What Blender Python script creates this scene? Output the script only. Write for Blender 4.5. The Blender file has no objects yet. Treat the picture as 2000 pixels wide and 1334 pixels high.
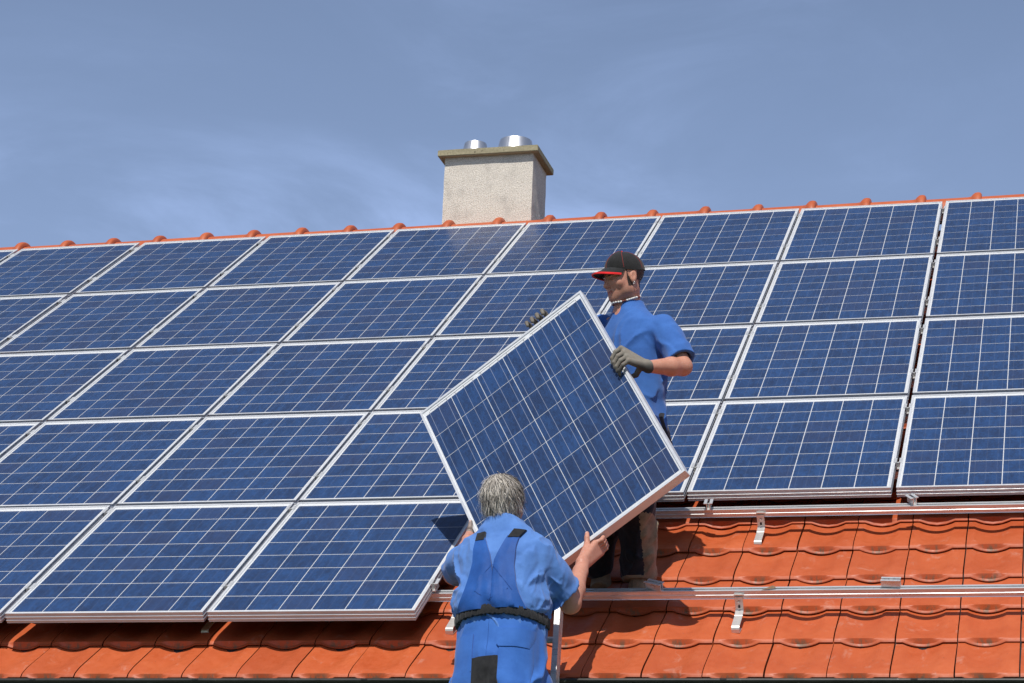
import bpy, bmesh, math, random
import numpy as np
from mathutils import Vector, Matrix

random.seed(7)
rng = np.random.default_rng(7)
S = bpy.context.scene
COL = S.collection

# ------------------------------------------------------------------ camera
RW = np.array([[0.9684921, 0.2462494, 0.0372051],
               [-0.0371493, 0.2905664, -0.9561334],
               [-0.2462578, 0.9246255, 0.2905593]])      # camera right, down, forward in world
CAM = np.array([3.88097, -9.46137, -1.74324])
FPX = 4373.35                                             # focal length for a 2000 px wide frame
cd = bpy.data.cameras.new('camera')
cam = bpy.data.objects.new('camera', cd)
COL.objects.link(cam)
cd.sensor_width = 36.0
cd.lens = FPX / 2000 * 36
cd.clip_start = 0.1
cd.clip_end = 3000
cam.matrix_world = Matrix(((RW[0][0], -RW[1][0], -RW[2][0], CAM[0]),
                           (RW[0][1], -RW[1][1], -RW[2][1], CAM[1]),
                           (RW[0][2], -RW[1][2], -RW[2][2], CAM[2]),
                           (0, 0, 0, 1)))
S.camera = cam

# ------------------------------------------------------------------ light and sky
SUN_EL, SUN_AZ = math.radians(52.5), math.radians(-3.5)
LDIR = Vector((math.sin(SUN_AZ) * math.cos(SUN_EL), math.cos(SUN_AZ) * math.cos(SUN_EL), -math.sin(SUN_EL)))
sd = bpy.data.lights.new('sun', 'SUN')
sd.energy = 4.4
sd.angle = math.radians(0.53)
sd.color = (1.0, 0.955, 0.89)
sun = bpy.data.objects.new('sun', sd)
COL.objects.link(sun)
sun.rotation_euler = LDIR.to_track_quat('-Z', 'Y').to_euler()

W = bpy.data.worlds.new('World')
S.world = W
W.use_nodes = True
nt = W.node_tree
N, L = nt.nodes, nt.links
N.clear()
out = N.new('ShaderNodeOutputWorld')
bg = N.new('ShaderNodeBackground')
sky = N.new('ShaderNodeTexSky')
sky.sky_type = 'NISHITA'
sky.sun_disc = False
sky.sun_elevation = SUN_EL
sky.sun_rotation = math.pi - SUN_AZ      # light comes from behind the camera (-Y)
sky.altitude = 200
sky.air_density = 1.0
sky.dust_density = 1.0
sky.ozone_density = 2.0
SKY_STRENGTH = 0.080
bg.inputs['Strength'].default_value = SKY_STRENGTH
# thin high cirrus, laid out on the sky dome by direction
tc = N.new('ShaderNodeTexCoord')
def wmath(op, a, b=None):
    m = N.new('ShaderNodeMath'); m.operation = op
    for i, v in enumerate((a, b)):
        if v is None: continue
        if isinstance(v, (int, float)): m.inputs[i].default_value = v
        else: L.new(v, m.inputs[i])
    return m.outputs[0]
mp = N.new('ShaderNodeMapping')
mp.inputs['Rotation'].default_value = (0.25, -0.35, 0.3)
mp.inputs['Scale'].default_value = (3.0, 2.0, 9.0)
L.new(tc.outputs['Generated'], mp.inputs[0])
n1 = N.new('ShaderNodeTexNoise'); n1.inputs['Scale'].default_value = 1.6; n1.inputs['Detail'].default_value = 9; n1.inputs['Roughness'].default_value = 0.6; n1.inputs['Distortion'].default_value = 0.5
L.new(mp.outputs[0], n1.inputs['Vector'])
mp2 = N.new('ShaderNodeMapping'); mp2.inputs['Scale'].default_value = (3.2, 2.2, 4.5); mp2.inputs['Location'].default_value = (1.35, 0.2, 0.35)
L.new(tc.outputs['Generated'], mp2.inputs[0])
n2 = N.new('ShaderNodeTexNoise'); n2.inputs['Scale'].default_value = 1.0; n2.inputs['Detail'].default_value = 3
L.new(mp2.outputs[0], n2.inputs['Vector'])
def ramp(inp, a, b):
    r = N.new('ShaderNodeMapRange'); r.inputs['From Min'].default_value = a; r.inputs['From Max'].default_value = b
    r.interpolation_type = 'SMOOTHSTEP'
    L.new(inp, r.inputs['Value']); return r.outputs[0]
cl = wmath('MULTIPLY', wmath('MULTIPLY', ramp(n1.outputs[0], 0.42, 0.70), ramp(n2.outputs[0], 0.40, 0.68)), 0.66)
# haze thickens towards the horizon, all the way round
sep = N.new('ShaderNodeSeparateXYZ'); L.new(tc.outputs['Generated'], sep.inputs[0])
low = wmath('MULTIPLY', wmath('POWER', wmath('SUBTRACT', 1.0, wmath('MAXIMUM', wmath('MINIMUM', sep.outputs[2], 0.95), 0.0)), 2.2), 0.62)
band = N.new('ShaderNodeMapRange'); band.interpolation_type = 'SMOOTHSTEP'
for k_, v_ in zip(('From Min', 'From Max', 'To Min', 'To Max'), (0.24, 0.44, 1.0, 0.18)): band.inputs[k_].default_value = v_
L.new(sep.outputs[2], band.inputs['Value'])
hz = wmath('MINIMUM', wmath('ADD', wmath('MULTIPLY', cl, band.outputs[0]), low), 1.0)
mx = N.new('ShaderNodeMix'); mx.data_type = 'RGBA'
L.new(hz, mx.inputs['Factor'])
L.new(sky.outputs[0], mx.inputs['A'])
mx.inputs['B'].default_value = (7.0, 9.7, 16.6, 1)
# the air is a little hazy: less saturated than a clean sky
hs = N.new('ShaderNodeHueSaturation'); hs.inputs['Saturation'].default_value = 0.95
L.new(mx.outputs['Result'], hs.inputs['Color'])
L.new(hs.outputs[0], bg.inputs['Color'])
L.new(bg.outputs[0], out.inputs[0])

S.view_settings.view_transform = 'Standard'
S.view_settings.look = 'None'
S.view_settings.gamma = 1
S.view_settings.exposure = 0.0
S.view_settings.use_curve_mapping = False
S.render.engine = 'CYCLES'
S.cycles.max_bounces = 8
S.cycles.diffuse_bounces = 3
S.cycles.transparent_max_bounces = 12
S.cycles.sample_clamp_indirect = 6.0

# ------------------------------------------------------------------ helpers
def tag(o, label=None, cat=None, group=None, kind=None):
    if label: o['label'] = label
    if cat: o['category'] = cat
    if group: o['group'] = group
    if kind: o['kind'] = kind
    return o

def empty(name, loc=(0, 0, 0), parent=None):
    o = bpy.data.objects.new(name, None)
    o.empty_display_size = 0.1
    COL.objects.link(o)
    o.location = loc
    if parent: o.parent = parent
    return o

def mesh_from(verts, faces, name='mesh'):
    me = bpy.data.meshes.new(name)
    me.from_pydata([tuple(map(float, v)) for v in verts], [], [tuple(int(i) for i in f) for f in faces])
    me.update()
    return me

def add(name, me, mat=None, parent=None, smooth=False):
    o = bpy.data.objects.new(name, me)
    COL.objects.link(o)
    if parent: o.parent = parent
    if mat and not me.materials: me.materials.append(mat)
    if smooth: me.polygons.foreach_set('use_smooth', [True] * len(me.polygons))
    return o

def smooth_by_angle(me, deg=35):
    me.polygons.foreach_set('use_smooth', [True] * len(me.polygons))
    bm = bmesh.new(); bm.from_mesh(me)
    for e in bm.edges:
        if len(e.link_faces) == 2 and e.calc_face_angle(0) > math.radians(deg): e.smooth = False
    bm.to_mesh(me); bm.free()
    return me

class MB:
    """collects shapes, builds one mesh"""
    def __init__(s): s.v, s.f = [], []
    def addm(s, v, f):
        n = len(s.v); s.v += [tuple(p) for p in v]; s.f += [tuple(i + n for i in q) for q in f]; return s
    def box(s, a, b, M=None):
        x0, y0, z0 = a; x1, y1, z1 = b
        v = [(x0,y0,z0),(x1,y0,z0),(x1,y1,z0),(x0,y1,z0),(x0,y0,z1),(x1,y0,z1),(x1,y1,z1),(x0,y1,z1)]
        if M is not None: v = [tuple(M @ Vector(p)) for p in v]
        return s.addm(v, [(0,3,2,1),(4,5,6,7),(0,1,5,4),(1,2,6,5),(2,3,7,6),(3,0,4,7)])
    def prism(s, poly, x0, x1, axis='x', M=None, caps=True):
        """poly: list of (p, q) extruded along x: vertex (x, p, q)"""
        n = len(poly)
        v = [(x0, p, q) for p, q in poly] + [(x1, p, q) for p, q in poly]
        if axis == 'y': v = [(p, x, q) for x, p, q in v]
        if M is not None: v = [tuple(M @ Vector(p)) for p in v]
        f = [(i, (i + 1) % n, n + (i + 1) % n, n + i) for i in range(n)]
        if caps: f += [tuple(range(n))[::-1], tuple(range(n, 2 * n))]
        return s.addm(v, f)
    def tube(s, pts, r, seg=10, caps=True):
        pts = [Vector(p) for p in pts]
        rs = r if isinstance(r, (list, tuple)) else [r] * len(pts)
        v, f = [], []
        up = Vector((0.13, 0.2, 0.97))
        for i, p in enumerate(pts):
            t = (pts[min(i + 1, len(pts) - 1)] - pts[max(i - 1, 0)]).normalized()
            a = t.cross(up).normalized(); b = t.cross(a)
            for k in range(seg):
                an = 2 * math.pi * k / seg
                v.append(p + a * math.cos(an) * rs[i] + b * math.sin(an) * rs[i])
        for i in range(len(pts) - 1):
            for k in range(seg):
                f.append((i*seg+k, i*seg+(k+1)%seg, (i+1)*seg+(k+1)%seg, (i+1)*seg+k))
        if caps: f += [tuple(range(seg))[::-1], tuple((len(pts)-1)*seg + k for k in range(seg))]
        return s.addm(v, f)
    def mesh(s, name='mesh', fix=True):
        me = mesh_from(s.v, s.f, name)
        if fix:
            bm = bmesh.new(); bm.from_mesh(me)
            bmesh.ops.recalc_face_normals(bm, faces=bm.faces)
            bm.to_mesh(me); bm.free()
        return me
    def build(s, name, mat, parent=None, smooth=None):
        me = s.mesh(name)
        if smooth: smooth_by_angle(me, smooth)
        return add(name, me, mat, parent)

# materials --------------------------------------------------------
class Mat:
    def __init__(s, name, rough=0.5, metal=0.0, spec=0.5):
        s.m = bpy.data.materials.new(name); s.m.use_nodes = True
        s.t = s.m.node_tree; s.n = s.t.nodes; s.l = s.t.links
        s.b = s.n['Principled BSDF']
        s.b.inputs['Roughness'].default_value = rough
        s.b.inputs['Metallic'].default_value = metal
        s.b.inputs['Specular IOR Level'].default_value = spec
        s._obj = None
    def node(s, t, **kw):
        n = s.n.new(t)
        for k, v in kw.items(): setattr(n, k, v)
        return n
    def obj(s):
        if not s._obj: s._obj = s.node('ShaderNodeTexCoord').outputs['Object']
        return s._obj
    def geo(s): return s.node('ShaderNodeNewGeometry').outputs['Position']
    def rand(s): return s.node('ShaderNodeObjectInfo').outputs['Random']
    def noise(s, scale, detail=3, rough=0.5, stretch=None, vec=None, off=None, dist=0):
        v = vec or s.obj()
        if stretch or off is not None:
            m = s.node('ShaderNodeMapping')
            if stretch: m.inputs['Scale'].default_value = stretch
            s.l.new(v, m.inputs['Vector'])
            if off is not None: s.l.new(off, m.inputs['Location'])
            v = m.outputs[0]
        n = s.node('ShaderNodeTexNoise')
        n.inputs['Scale'].default_value = scale; n.inputs['Detail'].default_value = detail
        n.inputs['Roughness'].default_value = rough; n.inputs['Distortion'].default_value = dist
        s.l.new(v, n.inputs['Vector']); return n.outputs[0]
    def rng(s, inp, a, b, c=0.0, d=1.0, smooth=False):
        r = s.node('ShaderNodeMapRange')
        if smooth: r.interpolation_type = 'SMOOTHSTEP'
        for k, v in zip(('From Min', 'From Max', 'To Min', 'To Max'), (a, b, c, d)): r.inputs[k].default_value = v
        s.l.new(inp, r.inputs['Value']); return r.outputs[0]
    def math(s, op, a, b=None, c=None):
        m = s.node('ShaderNodeMath'); m.operation = op
        for i, v in enumerate((a, b, c)):
            if v is None: continue
            if isinstance(v, (int, float)): m.inputs[i].default_value = v
            else: s.l.new(v, m.inputs[i])
        return m.outputs[0]
    def mix(s, fac, a, b, mode='MIX'):
        m = s.node('ShaderNodeMix'); m.data_type = 'RGBA'; m.blend_type = mode
        for k, v in (('Factor', fac), ('A', a), ('B', b)):
            if isinstance(v, (int, float)): m.inputs[k].default_value = v
            elif isinstance(v, tuple): m.inputs[k].default_value = (*v, 1) if len(v) == 3 else v
            else: s.l.new(v, m.inputs[k])
        return m.outputs['Result']
    def color(s, c):
        if isinstance(c, tuple): s.b.inputs['Base Color'].default_value = (*c, 1)
        else: s.l.new(c, s.b.inputs['Base Color'])
        return s
    def rough(s, r):
        s.l.new(r, s.b.inputs['Roughness']); return s
    def bump(s, h, strength=0.3, dist=0.002):
        b = s.node('ShaderNodeBump'); b.inputs['Strength'].default_value = strength; b.inputs['Distance'].default_value = dist
        s.l.new(h, b.inputs['Height']); s.l.new(b.outputs[0], s.b.inputs['Normal']); return s

def mk_materials():
    M = {}
    # solar cell: polycrystalline blue silicon, three thin bus ribbons along the cell
    for nm, rib in (('cell', 0.10), ('cell_near', 0.6)):
        m = Mat(nm, 0.42, 0.0, 0.4)
        r = m.rand()
        off = m.node('ShaderNodeCombineXYZ')
        m.l.new(m.math('MULTIPLY', r, 37.0), off.inputs[0]); m.l.new(m.math('MULTIPLY', r, 91.0), off.inputs[1])
        flake = m.node('ShaderNodeTexVoronoi'); flake.inputs['Scale'].default_value = 75
        mpp = m.node('ShaderNodeMapping'); mpp.inputs['Scale'].default_value = (1.6, 0.7, 1)
        m.l.new(m.obj(), mpp.inputs['Vector']); m.l.new(off.outputs[0], mpp.inputs['Location']); m.l.new(mpp.outputs[0], flake.inputs['Vector'])
        fl = m.node('ShaderNodeSeparateColor'); m.l.new(flake.outputs['Color'], fl.inputs[0])
        big = m.noise(9, 3, 0.6, stretch=(2.2, 0.8, 1), off=off.outputs[0])
        v = m.math('ADD', m.math('MULTIPLY', fl.outputs[0], 0.30), m.math('MULTIPLY', big, 0.9))
        v = m.math('ADD', v, m.math('MULTIPLY', r, 0.22))
        c = m.mix(m.rng(v, 0.45, 0.95), (0.017, 0.037, 0.100), (0.023, 0.067, 0.188))
        c = m.mix(m.math('MULTIPLY', m.math('GREATER_THAN', m.math('FRACT', m.math('MULTIPLY', r, 7.31)), 0.82), 0.3), c, (0.040, 0.048, 0.105))
        sx = m.node('ShaderNodeSeparateXYZ'); m.l.new(m.obj(), sx.inputs[0])
        fx = m.math('ABSOLUTE', m.math('SUBTRACT', m.math('FRACT', m.math('ADD', m.math('DIVIDE', sx.outputs[0], 0.0525), 0.5)), 0.5))
        line = m.rng(fx, 0.004, 0.034, 1, 0, True)
        c = m.mix(m.math('MULTIPLY', line, rib), c, (0.42, 0.46, 0.56))
        m.color(c); M[nm] = m.m
    # glass over the cells: clear with a sky reflection
    m = Mat('panel_glass')
    m.n.remove(m.b)
    tr = m.node('ShaderNodeBsdfTransparent'); gl = m.node('ShaderNodeBsdfGlossy'); gl.inputs['Roughness'].default_value = 0.22
    fr = m.node('ShaderNodeFresnel'); fr.inputs['IOR'].default_value = 1.34
    ms = m.node('ShaderNodeMixShader')
    m.l.new(fr.outputs[0], ms.inputs[0]); m.l.new(tr.outputs[0], ms.inputs[1]); m.l.new(gl.outputs[0], ms.inputs[2])
    m.l.new(ms.outputs[0], m.n['Material Output'].inputs[0]); M['glass'] = m.m
    m = Mat('backsheet', 0.5); m.color((0.62, 0.64, 0.66)); M['backsheet'] = m.m
    m = Mat('panel_back', 0.6); m.color((0.06, 0.06, 0.065)); M['panel_back'] = m.m  # underside coloured dark to deepen the shade beneath the panels
    # anodised aluminium
    m = Mat('aluminium', 0.42, 0.32, 0.5)
    c = m.mix(m.rng(m.noise(14, 4, 0.6, stretch=(0.3, 1, 1)), 0.3, 0.75), (0.60, 0.61, 0.63), (0.74, 0.745, 0.75))
    m.color(c); m.rough(m.rng(m.noise(40, 3), 0.3, 0.7, 0.36, 0.5)); M['alu'] = m.m
    m = Mat('bare_aluminium', 0.34, 0.5, 0.5)
    c = m.mix(m.rng(m.noise(30, 4, 0.65, stretch=(0.2, 1, 1)), 0.3, 0.75), (0.62, 0.62, 0.62), (0.82, 0.82, 0.80))
    m.color(c); m.rough(m.rng(m.noise(60, 3, stretch=(0.15, 1, 1)), 0.3, 0.7, 0.24, 0.4)); M['bare'] = m.m
    m = Mat('stainless', 0.36, 0.5); m.color(m.mix(m.noise(50, 3), (0.55, 0.53, 0.50), (0.80, 0.79, 0.76))); M['steel'] = m.m
    # terracotta
    for nm, c0, c1, age in (('tile', (0.425, 0.076, 0.019), (0.530, 0.120, 0.038), 1.0), ('tile_new', (0.62, 0.19, 0.08), (0.70, 0.24, 0.12), 0.25), ('ridge', (0.41, 0.086, 0.028), (0.49, 0.125, 0.045), 0.5)):
        m = Mat(nm, 0.55, 0, 0.4)
        r = m.rand()
        off = m.node('ShaderNodeCombineXYZ'); m.l.new(m.math('MULTIPLY', r, 53.0), off.inputs[0]); m.l.new(m.math('MULTIPLY', r, 17.0), off.inputs[2])
        a = m.noise(5, 4, 0.55, off=off.outputs[0])
        b = m.noise(34, 5, 0.7, off=off.outputs[0])
        c = m.mix(m.rng(m.math('ADD', m.math('MULTIPLY', a, 0.7), m.math('MULTIPLY', b, 0.3)), 0.3, 0.7), c0, c1)
        c = m.mix(m.rng(r, 0, 1, 0.0, 0.45), c, (0.33, 0.062, 0.022))
        # pale scuffs and small dark specks
        sc = m.rng(m.noise(11, 6, 0.75, off=off.outputs[0], stretch=(1, 0.6, 1), dist=0.6), 0.57, 0.70, 0, 0.6 * age, True)
        c = m.mix(sc, c, (0.50, 0.21, 0.14))
        sp = m.rng(m.noise(95, 2, 0.5, off=off.outputs[0]), 0.70, 0.76, 0, 0.6 * age, True)
        c = m.mix(sp, c, (0.16, 0.07, 0.045))
        if nm == 'tile':
            # grey green lichen in the trough just above the nose (object y near 0)
            s3 = m.node('ShaderNodeSeparateXYZ'); m.l.new(m.obj(), s3.inputs[0])
            near = m.rng(s3.outputs[1], 0.004, 0.016, 1, 0, True)
            mid = m.math('MULTIPLY', m.rng(s3.outputs[0], 0.055, 0.085, 0, 1, True), m.rng(s3.outputs[0], 0.135, 0.17, 1, 0, True))
            lich = m.rng(m.noise(42, 4, 0.7, off=off.outputs[0], stretch=(1, 0.4, 0.4)), 0.46, 0.60, 0, 0.85, True)
            c = m.mix(m.math('MULTIPLY', m.math('MULTIPLY', near, mid), lich), c, (0.13, 0.105, 0.065))
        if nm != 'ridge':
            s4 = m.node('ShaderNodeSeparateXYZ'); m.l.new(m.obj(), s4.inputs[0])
            c = m.mix(m.rng(s4.outputs[1], -.002, .004, .38, 0, True), c, (0.20, 0.045, 0.016))  # shade of the down-facing nose lip, painted in as a darker tone
        m.color(c); m.bump(b, 0.25, 0.0015)
        m.rough(m.rng(b, 0.3, 0.7, 0.40, 0.66)); M[nm] = m.m
    m = Mat('roof_felt', 0.9); m.color((0.02, 0.018, 0.018)); M['felt'] = m.m
    # rough cast plaster
    m = Mat('plaster', 0.95, 0, 0.2)
    fine = m.noise(120, 5, 0.75); pat = m.noise(5.5, 4, 0.6, stretch=(1, 1, 0.7)); grit = m.noise(150, 2, 0.6)
    c = m.mix(m.rng(fine, 0.34, 0.62), (0.42, 0.37, 0.31), (0.84, 0.775, 0.675))
    c = m.mix(m.rng(pat, 0.50, 0.72, 0, 0.55, True), c, (0.36, 0.335, 0.295))
    c = m.mix(m.rng(grit, 0.60, 0.68, 0, 0.55), c, (0.16, 0.14, 0.115))
    m.color(c); m.bump(fine, 1.0, 0.007); M['plaster'] = m.m
    m = Mat('concrete', 0.9, 0, 0.25)
    fine = m.noise(60, 5, 0.7); pit = m.noise(38, 2, 0.5)
    c = m.mix(m.rng(fine, 0.3, 0.7), (0.245, 0.215, 0.13), (0.37, 0.325, 0.215))
    c = m.mix(m.rng(pit, 0.66, 0.72, 0, 0.8), c, (0.06, 0.05, 0.035))
    m.color(c); m.bump(fine, 0.6, 0.006); M['concrete'] = m.m
    m = Mat('flue_steel', 0.40, 0.9); m.color(m.mix(m.noise(20, 3), (0.50, 0.51, 0.54), (0.62, 0.63, 0.66))); M['flue'] = m.m
    m = Mat('lead', 0.6, 0.4); m.color((0.12, 0.12, 0.12)); M['lead'] = m.m
    m = Mat('gutter_metal', 0.45, 0.35)
    c = m.mix(m.rng(m.noise(9, 5, 0.7, stretch=(1, 3, 3)), 0.35, 0.7), (0.022, 0.021, 0.019), (0.05, 0.048, 0.043))
    c = m.mix(m.rng(m.noise(40, 4, 0.7, stretch=(0.6, 1, 1)), 0.66, 0.74, 0, 0.7), c, (0.30, 0.30, 0.27))
    m.color(c); M['gutter'] = m.m
    m = Mat('house_wall', 0.9); m.color(m.mix(m.noise(20, 4), (0.50, 0.47, 0.40), (0.60, 0.57, 0.50))); M['wall'] = m.m
    m = Mat('grass', 0.95, 0, 0.2); m.color(m.mix(m.noise(3.0, 6, 0.7), (0.035, 0.065, 0.018), (0.085, 0.115, 0.04))); M['ground'] = m.m
    # cloth, skin
    def cloth(nm, c0, c1, sc=60, rough=0.85, weave=True, bump=0.25):
        m = Mat(nm, rough, 0, 0.25)
        m.color(m.mix(m.rng(m.noise(sc, 4, 0.65), 0.3, 0.7), c0, c1))
        m.b.inputs['Sheen Weight'].default_value = 0.15
        m.bump(m.math('ADD', m.noise(55, 4, 0.6), m.math('MULTIPLY', m.noise(900, 1), 0.25)), bump, 0.004); M[nm] = m.m
    cloth('tshirt_blue', (0.032, 0.108, 0.345), (0.042, 0.138, 0.415), 14)
    cloth('workshirt_blue', (0.070, 0.170, 0.44), (0.098, 0.222, 0.53), 12)
    cloth('bib_blue', (0.007, 0.060, 0.255), (0.013, 0.088, 0.34), 12, 0.62)
    cloth('trouser_blue', (0.027, 0.108, 0.37), (0.040, 0.145, 0.46), 12, 0.8)
    cloth('black_cloth', (0.008, 0.008, 0.009), (0.020, 0.020, 0.021), 40)
    cloth('elastic', (0.010, 0.010, 0.011), (0.026, 0.026, 0.028), 200, bump=0.5)
    cloth('navy_trouser', (0.010, 0.012, 0.020), (0.022, 0.025, 0.036), 40)
    cloth('khaki', (0.16, 0.125, 0.085), (0.30, 0.245, 0.17), 18)
    cloth('boot', (0.14, 0.095, 0.055), (0.30, 0.21, 0.13), 22, 0.7)
    cloth('cap_black', (0.007, 0.007, 0.007), (0.018, 0.0175, 0.017), 30)
    cloth('cap_red', (0.62, 0.012, 0.015), (0.72, 0.02, 0.02), 30)
    m = Mat('stitch_red', 0.8); m.color((0.30, 0.022, 0.018)); M['stitch'] = m.m
    m = Mat('stitch_dark', 0.9); m.color((0.010, 0.06, 0.26)); M['seam'] = m.m
    for nm in ('skin', 'glove'):
        m = Mat(nm, 0.5 if nm == 'skin' else 0.8, 0, 0.4)
        at = m.node('ShaderNodeAttribute'); at.attribute_name = 'Col'
        nn = m.noise(60, 4, 0.6)
        c = m.mix(m.rng(nn, 0.35, 0.65, 0.0, 0.6), at.outputs['Color'], (0.86, 0.74, 0.70), 'MULTIPLY')
        m.color(c)
        if nm == 'skin':
            m.b.inputs['Subsurface Weight'].default_value = 0.08
            m.b.inputs['Subsurface Radius'].default_value = (1, 0.3, 0.15)
            m.b.inputs['Subsurface Scale'].default_value = 0.006
        m.bump(m.noise(220, 3), 0.12 if nm == 'skin' else 0.4, 0.002); M[nm] = m.m
    m = Mat('hair', 0.5, 0, 0.5)
    at = m.node('ShaderNodeAttribute'); at.attribute_name = 'Col'
    m.color(at.outputs['Color']); M['hair'] = m.m
    m = Mat('bead_white', 0.35); m.color((0.75, 0.73, 0.68)); M['bead_white'] = m.m
    m = Mat('bead_brown', 0.35); m.color((0.16, 0.035, 0.02)); M['bead_brown'] = m.m
    m = Mat('eye', 0.2); m.color((0.5, 0.46, 0.42)); M['eye'] = m.m
    return M
M = mk_materials()

# ------------------------------------------------------------------ the roof plane frame
AL = math.radians(35)
CA, SA = math.cos(AL), math.sin(AL)
# roof coordinates: x along the eaves, y up the slope, z out of the roof; z = 0 is the solar cells' plane
ROOF = Matrix(((1, 0, 0, 0), (0, CA, -SA, 0), (0, SA, CA, 0), (0, 0, 0, 1)))
def R3(u, v, w): return ROOF @ Vector((u, v, w))

# ------------------------------------------------------------------ ground and house
ground = MB().addm([(-1500, -1500, -4.6), (1500, -1500, -4.6), (1500, 1500, -4.6), (-1500, 1500, -4.6)], [(0, 1, 2, 3)]).build('ground', M['ground'])
tag(ground, 'flat green ground around the house, far below the eaves', kind='structure')

HX0, HX1 = -6.6, 8.2
RIDGE_Y, RIDGE_Z = 5.74, 3.967
house = empty('house', (0, 0, -4.6))
tag(house, 'house with an orange clay tile roof and a plastered chimney', 'house')
hinv = Vector((0, 0, 4.6))
def hchild(o):           # house child built in world coordinates
    o.parent = house
    o.matrix_parent_inverse = Matrix.Translation(hinv)
    return o
WT = -0.20               # deck below the tiles
e0 = R3(0, -0.20, WT); r0 = Vector((0, RIDGE_Y, RIDGE_Z - 0.23))
wall = MB()
wy0, wy1 = 0.15, 2 * RIDGE_Y - 0.15
zt = e0.z + (wy0 - e0.y) * math.tan(AL) - 0.06
poly = [(wy0, -4.6), (wy1, -4.6), (wy1, zt), (RIDGE_Y, r0.z - 0.12), (wy0, zt)]
wall.prism(poly, HX0 + 0.25, HX1 - 0.25)
hchild(wall.build('wall', M['wall']))
roof = MB()
ye, ze = e0.y, e0.z
th = 0.10
roof.prism([(ye, ze), (RIDGE_Y, r0.z), (2 * RIDGE_Y - ye, ze), (2 * RIDGE_Y - ye, ze - th), (RIDGE_Y, r0.z - th * 1.2), (ye, ze - th)], HX0, HX1)
roof_o = hchild(roof.build('roof', M['felt']))

# roof tiles ---------------------------------------------------------
TP, TL = 0.2602, 0.3332          # tile pitch and course height
TW = 0.2545
def tile_mesh(nx, rows, front=True, name='roof_tile'):
    """tile in local coords: x across, y from the nose (0) up the slope, z out of the roof, z=0 = crest at the nose"""
    xs = [0, .05, .11, .17, .24, .31, .37, .43, .49, .56, .63, .70, .77, .84, .92, 1.0] if nx > 10 else [0, .12, .27, .43, .6, .77, 1.0]
    def dip(t):
        if t <= .11 or t >= .77: return 0.0
        return math.sin(math.pi * (t - .11) / .66) ** 0.85
    ys = rows
    v, f = [], []
    def surf(t, y):
        d = 0.0215 * dip(t) * min(1.0, max(0.0, (y - 0.012) / 0.11)) ** 0.8
        droop = 0.011 * max(0.0, (0.095 - y) / 0.095) ** 2
        return -d - droop + 0.006 - 0.0280 * y / TL
    for y in ys:
        for t in xs: v.append((t * TW, y, surf(t, y)))
    n = len(xs)
    def strip(a, b):
        for i in range(n - 1): f.append((a + i, a + i + 1, b + i + 1, b + i))
    for r in range(len(ys) - 1): strip(r * n, (r + 1) * n)
    base = len(v)
    if front:
        # nose: sloping face down to a rounded lip that follows the trough
        prof = [(0.0085, lambda t: -0.0045 - 0.0080 * dip(t)), (0.0040, lambda t: -0.0075 - 0.0200 * dip(t)), (-0.0005, lambda t: -0.0090 - 0.0215 * dip(t)),
                (-0.0062, lambda t: -0.0118 - 0.0215 * dip(t)), (-0.0062, lambda t: -0.0160 - 0.0215 * dip(t)), (0.0, lambda t: -0.0185 - 0.0215 * dip(t)), (0.02, lambda t: -0.0185 - 0.0215 * dip(t))]
        prev = 0
        # first row of v is the top edge (y = ys[0])
        for k, (yy, fn) in enumerate(prof):
            s0 = len(v)
            for t in xs: v.append((t * TW, yy, fn(t)))
            strip(s0, prev); prev = s0
    # sides
    nr = len(ys)
    for side in (0, n - 1):
        s0 = len(v)
        for r in range(nr):
            p = v[r * n + side]; v.append((p[0], p[1], p[2] - 0.018))
        for r in range(nr - 1):
            q = (r * n + side, (r + 1) * n + side, s0 + r + 1, s0 + r)
            f.append(q if side else q[::-1])
    return v, f
rows_hi = [0.012, 0.020, 0.032, 0.050, 0.072, 0.10, 0.14, 0.20, 0.28, TL + 0.05]
tv, tf = tile_mesh(16, rows_hi)
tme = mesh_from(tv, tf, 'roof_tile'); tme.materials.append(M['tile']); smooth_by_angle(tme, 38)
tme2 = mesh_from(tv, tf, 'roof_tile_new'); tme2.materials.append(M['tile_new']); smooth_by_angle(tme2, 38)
V0, U0, WN = -0.328, 2.030, -0.158
lo_v, lo_f = tile_mesh(7, [0.012, 0.05, 0.12, TL + 0.05])
stuffmb = MB()
NROWS = 21
for r in range(NROWS):
    for c in range(-33, 24):
        u, v = U0 + c * TP, V0 + r * TL
        if u < HX0 - 0.02 or u > HX1 - 0.2: continue
        # in view: the two eaves courses everywhere, five courses right of the men
        vis = (r <= 1 and -2.3 < u < 4.0) or (r <= 4 and 0.70 < u < 4.0)
        j = random.Random(r * 977 + c)
        du, dv, dw, rz = j.uniform(-.0012, .0012), j.uniform(-.0025, .0025), j.uniform(-.0012, .0012), j.uniform(-.004, .004)
        Mx = ROOF @ Matrix.Translation((u + du, v + dv, WN + dw)) @ Matrix.Rotation(rz, 4, 'Z') @ Matrix.Rotation(j.uniform(-.003, .003), 4, 'X')
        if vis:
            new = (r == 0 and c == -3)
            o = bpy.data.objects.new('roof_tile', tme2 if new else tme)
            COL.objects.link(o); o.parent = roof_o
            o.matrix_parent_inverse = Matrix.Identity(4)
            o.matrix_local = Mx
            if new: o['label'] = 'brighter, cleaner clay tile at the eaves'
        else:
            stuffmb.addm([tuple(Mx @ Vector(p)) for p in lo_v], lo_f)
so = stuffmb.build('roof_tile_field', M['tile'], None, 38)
so.parent = roof_o; so['kind'] = 'stuff'
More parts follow.
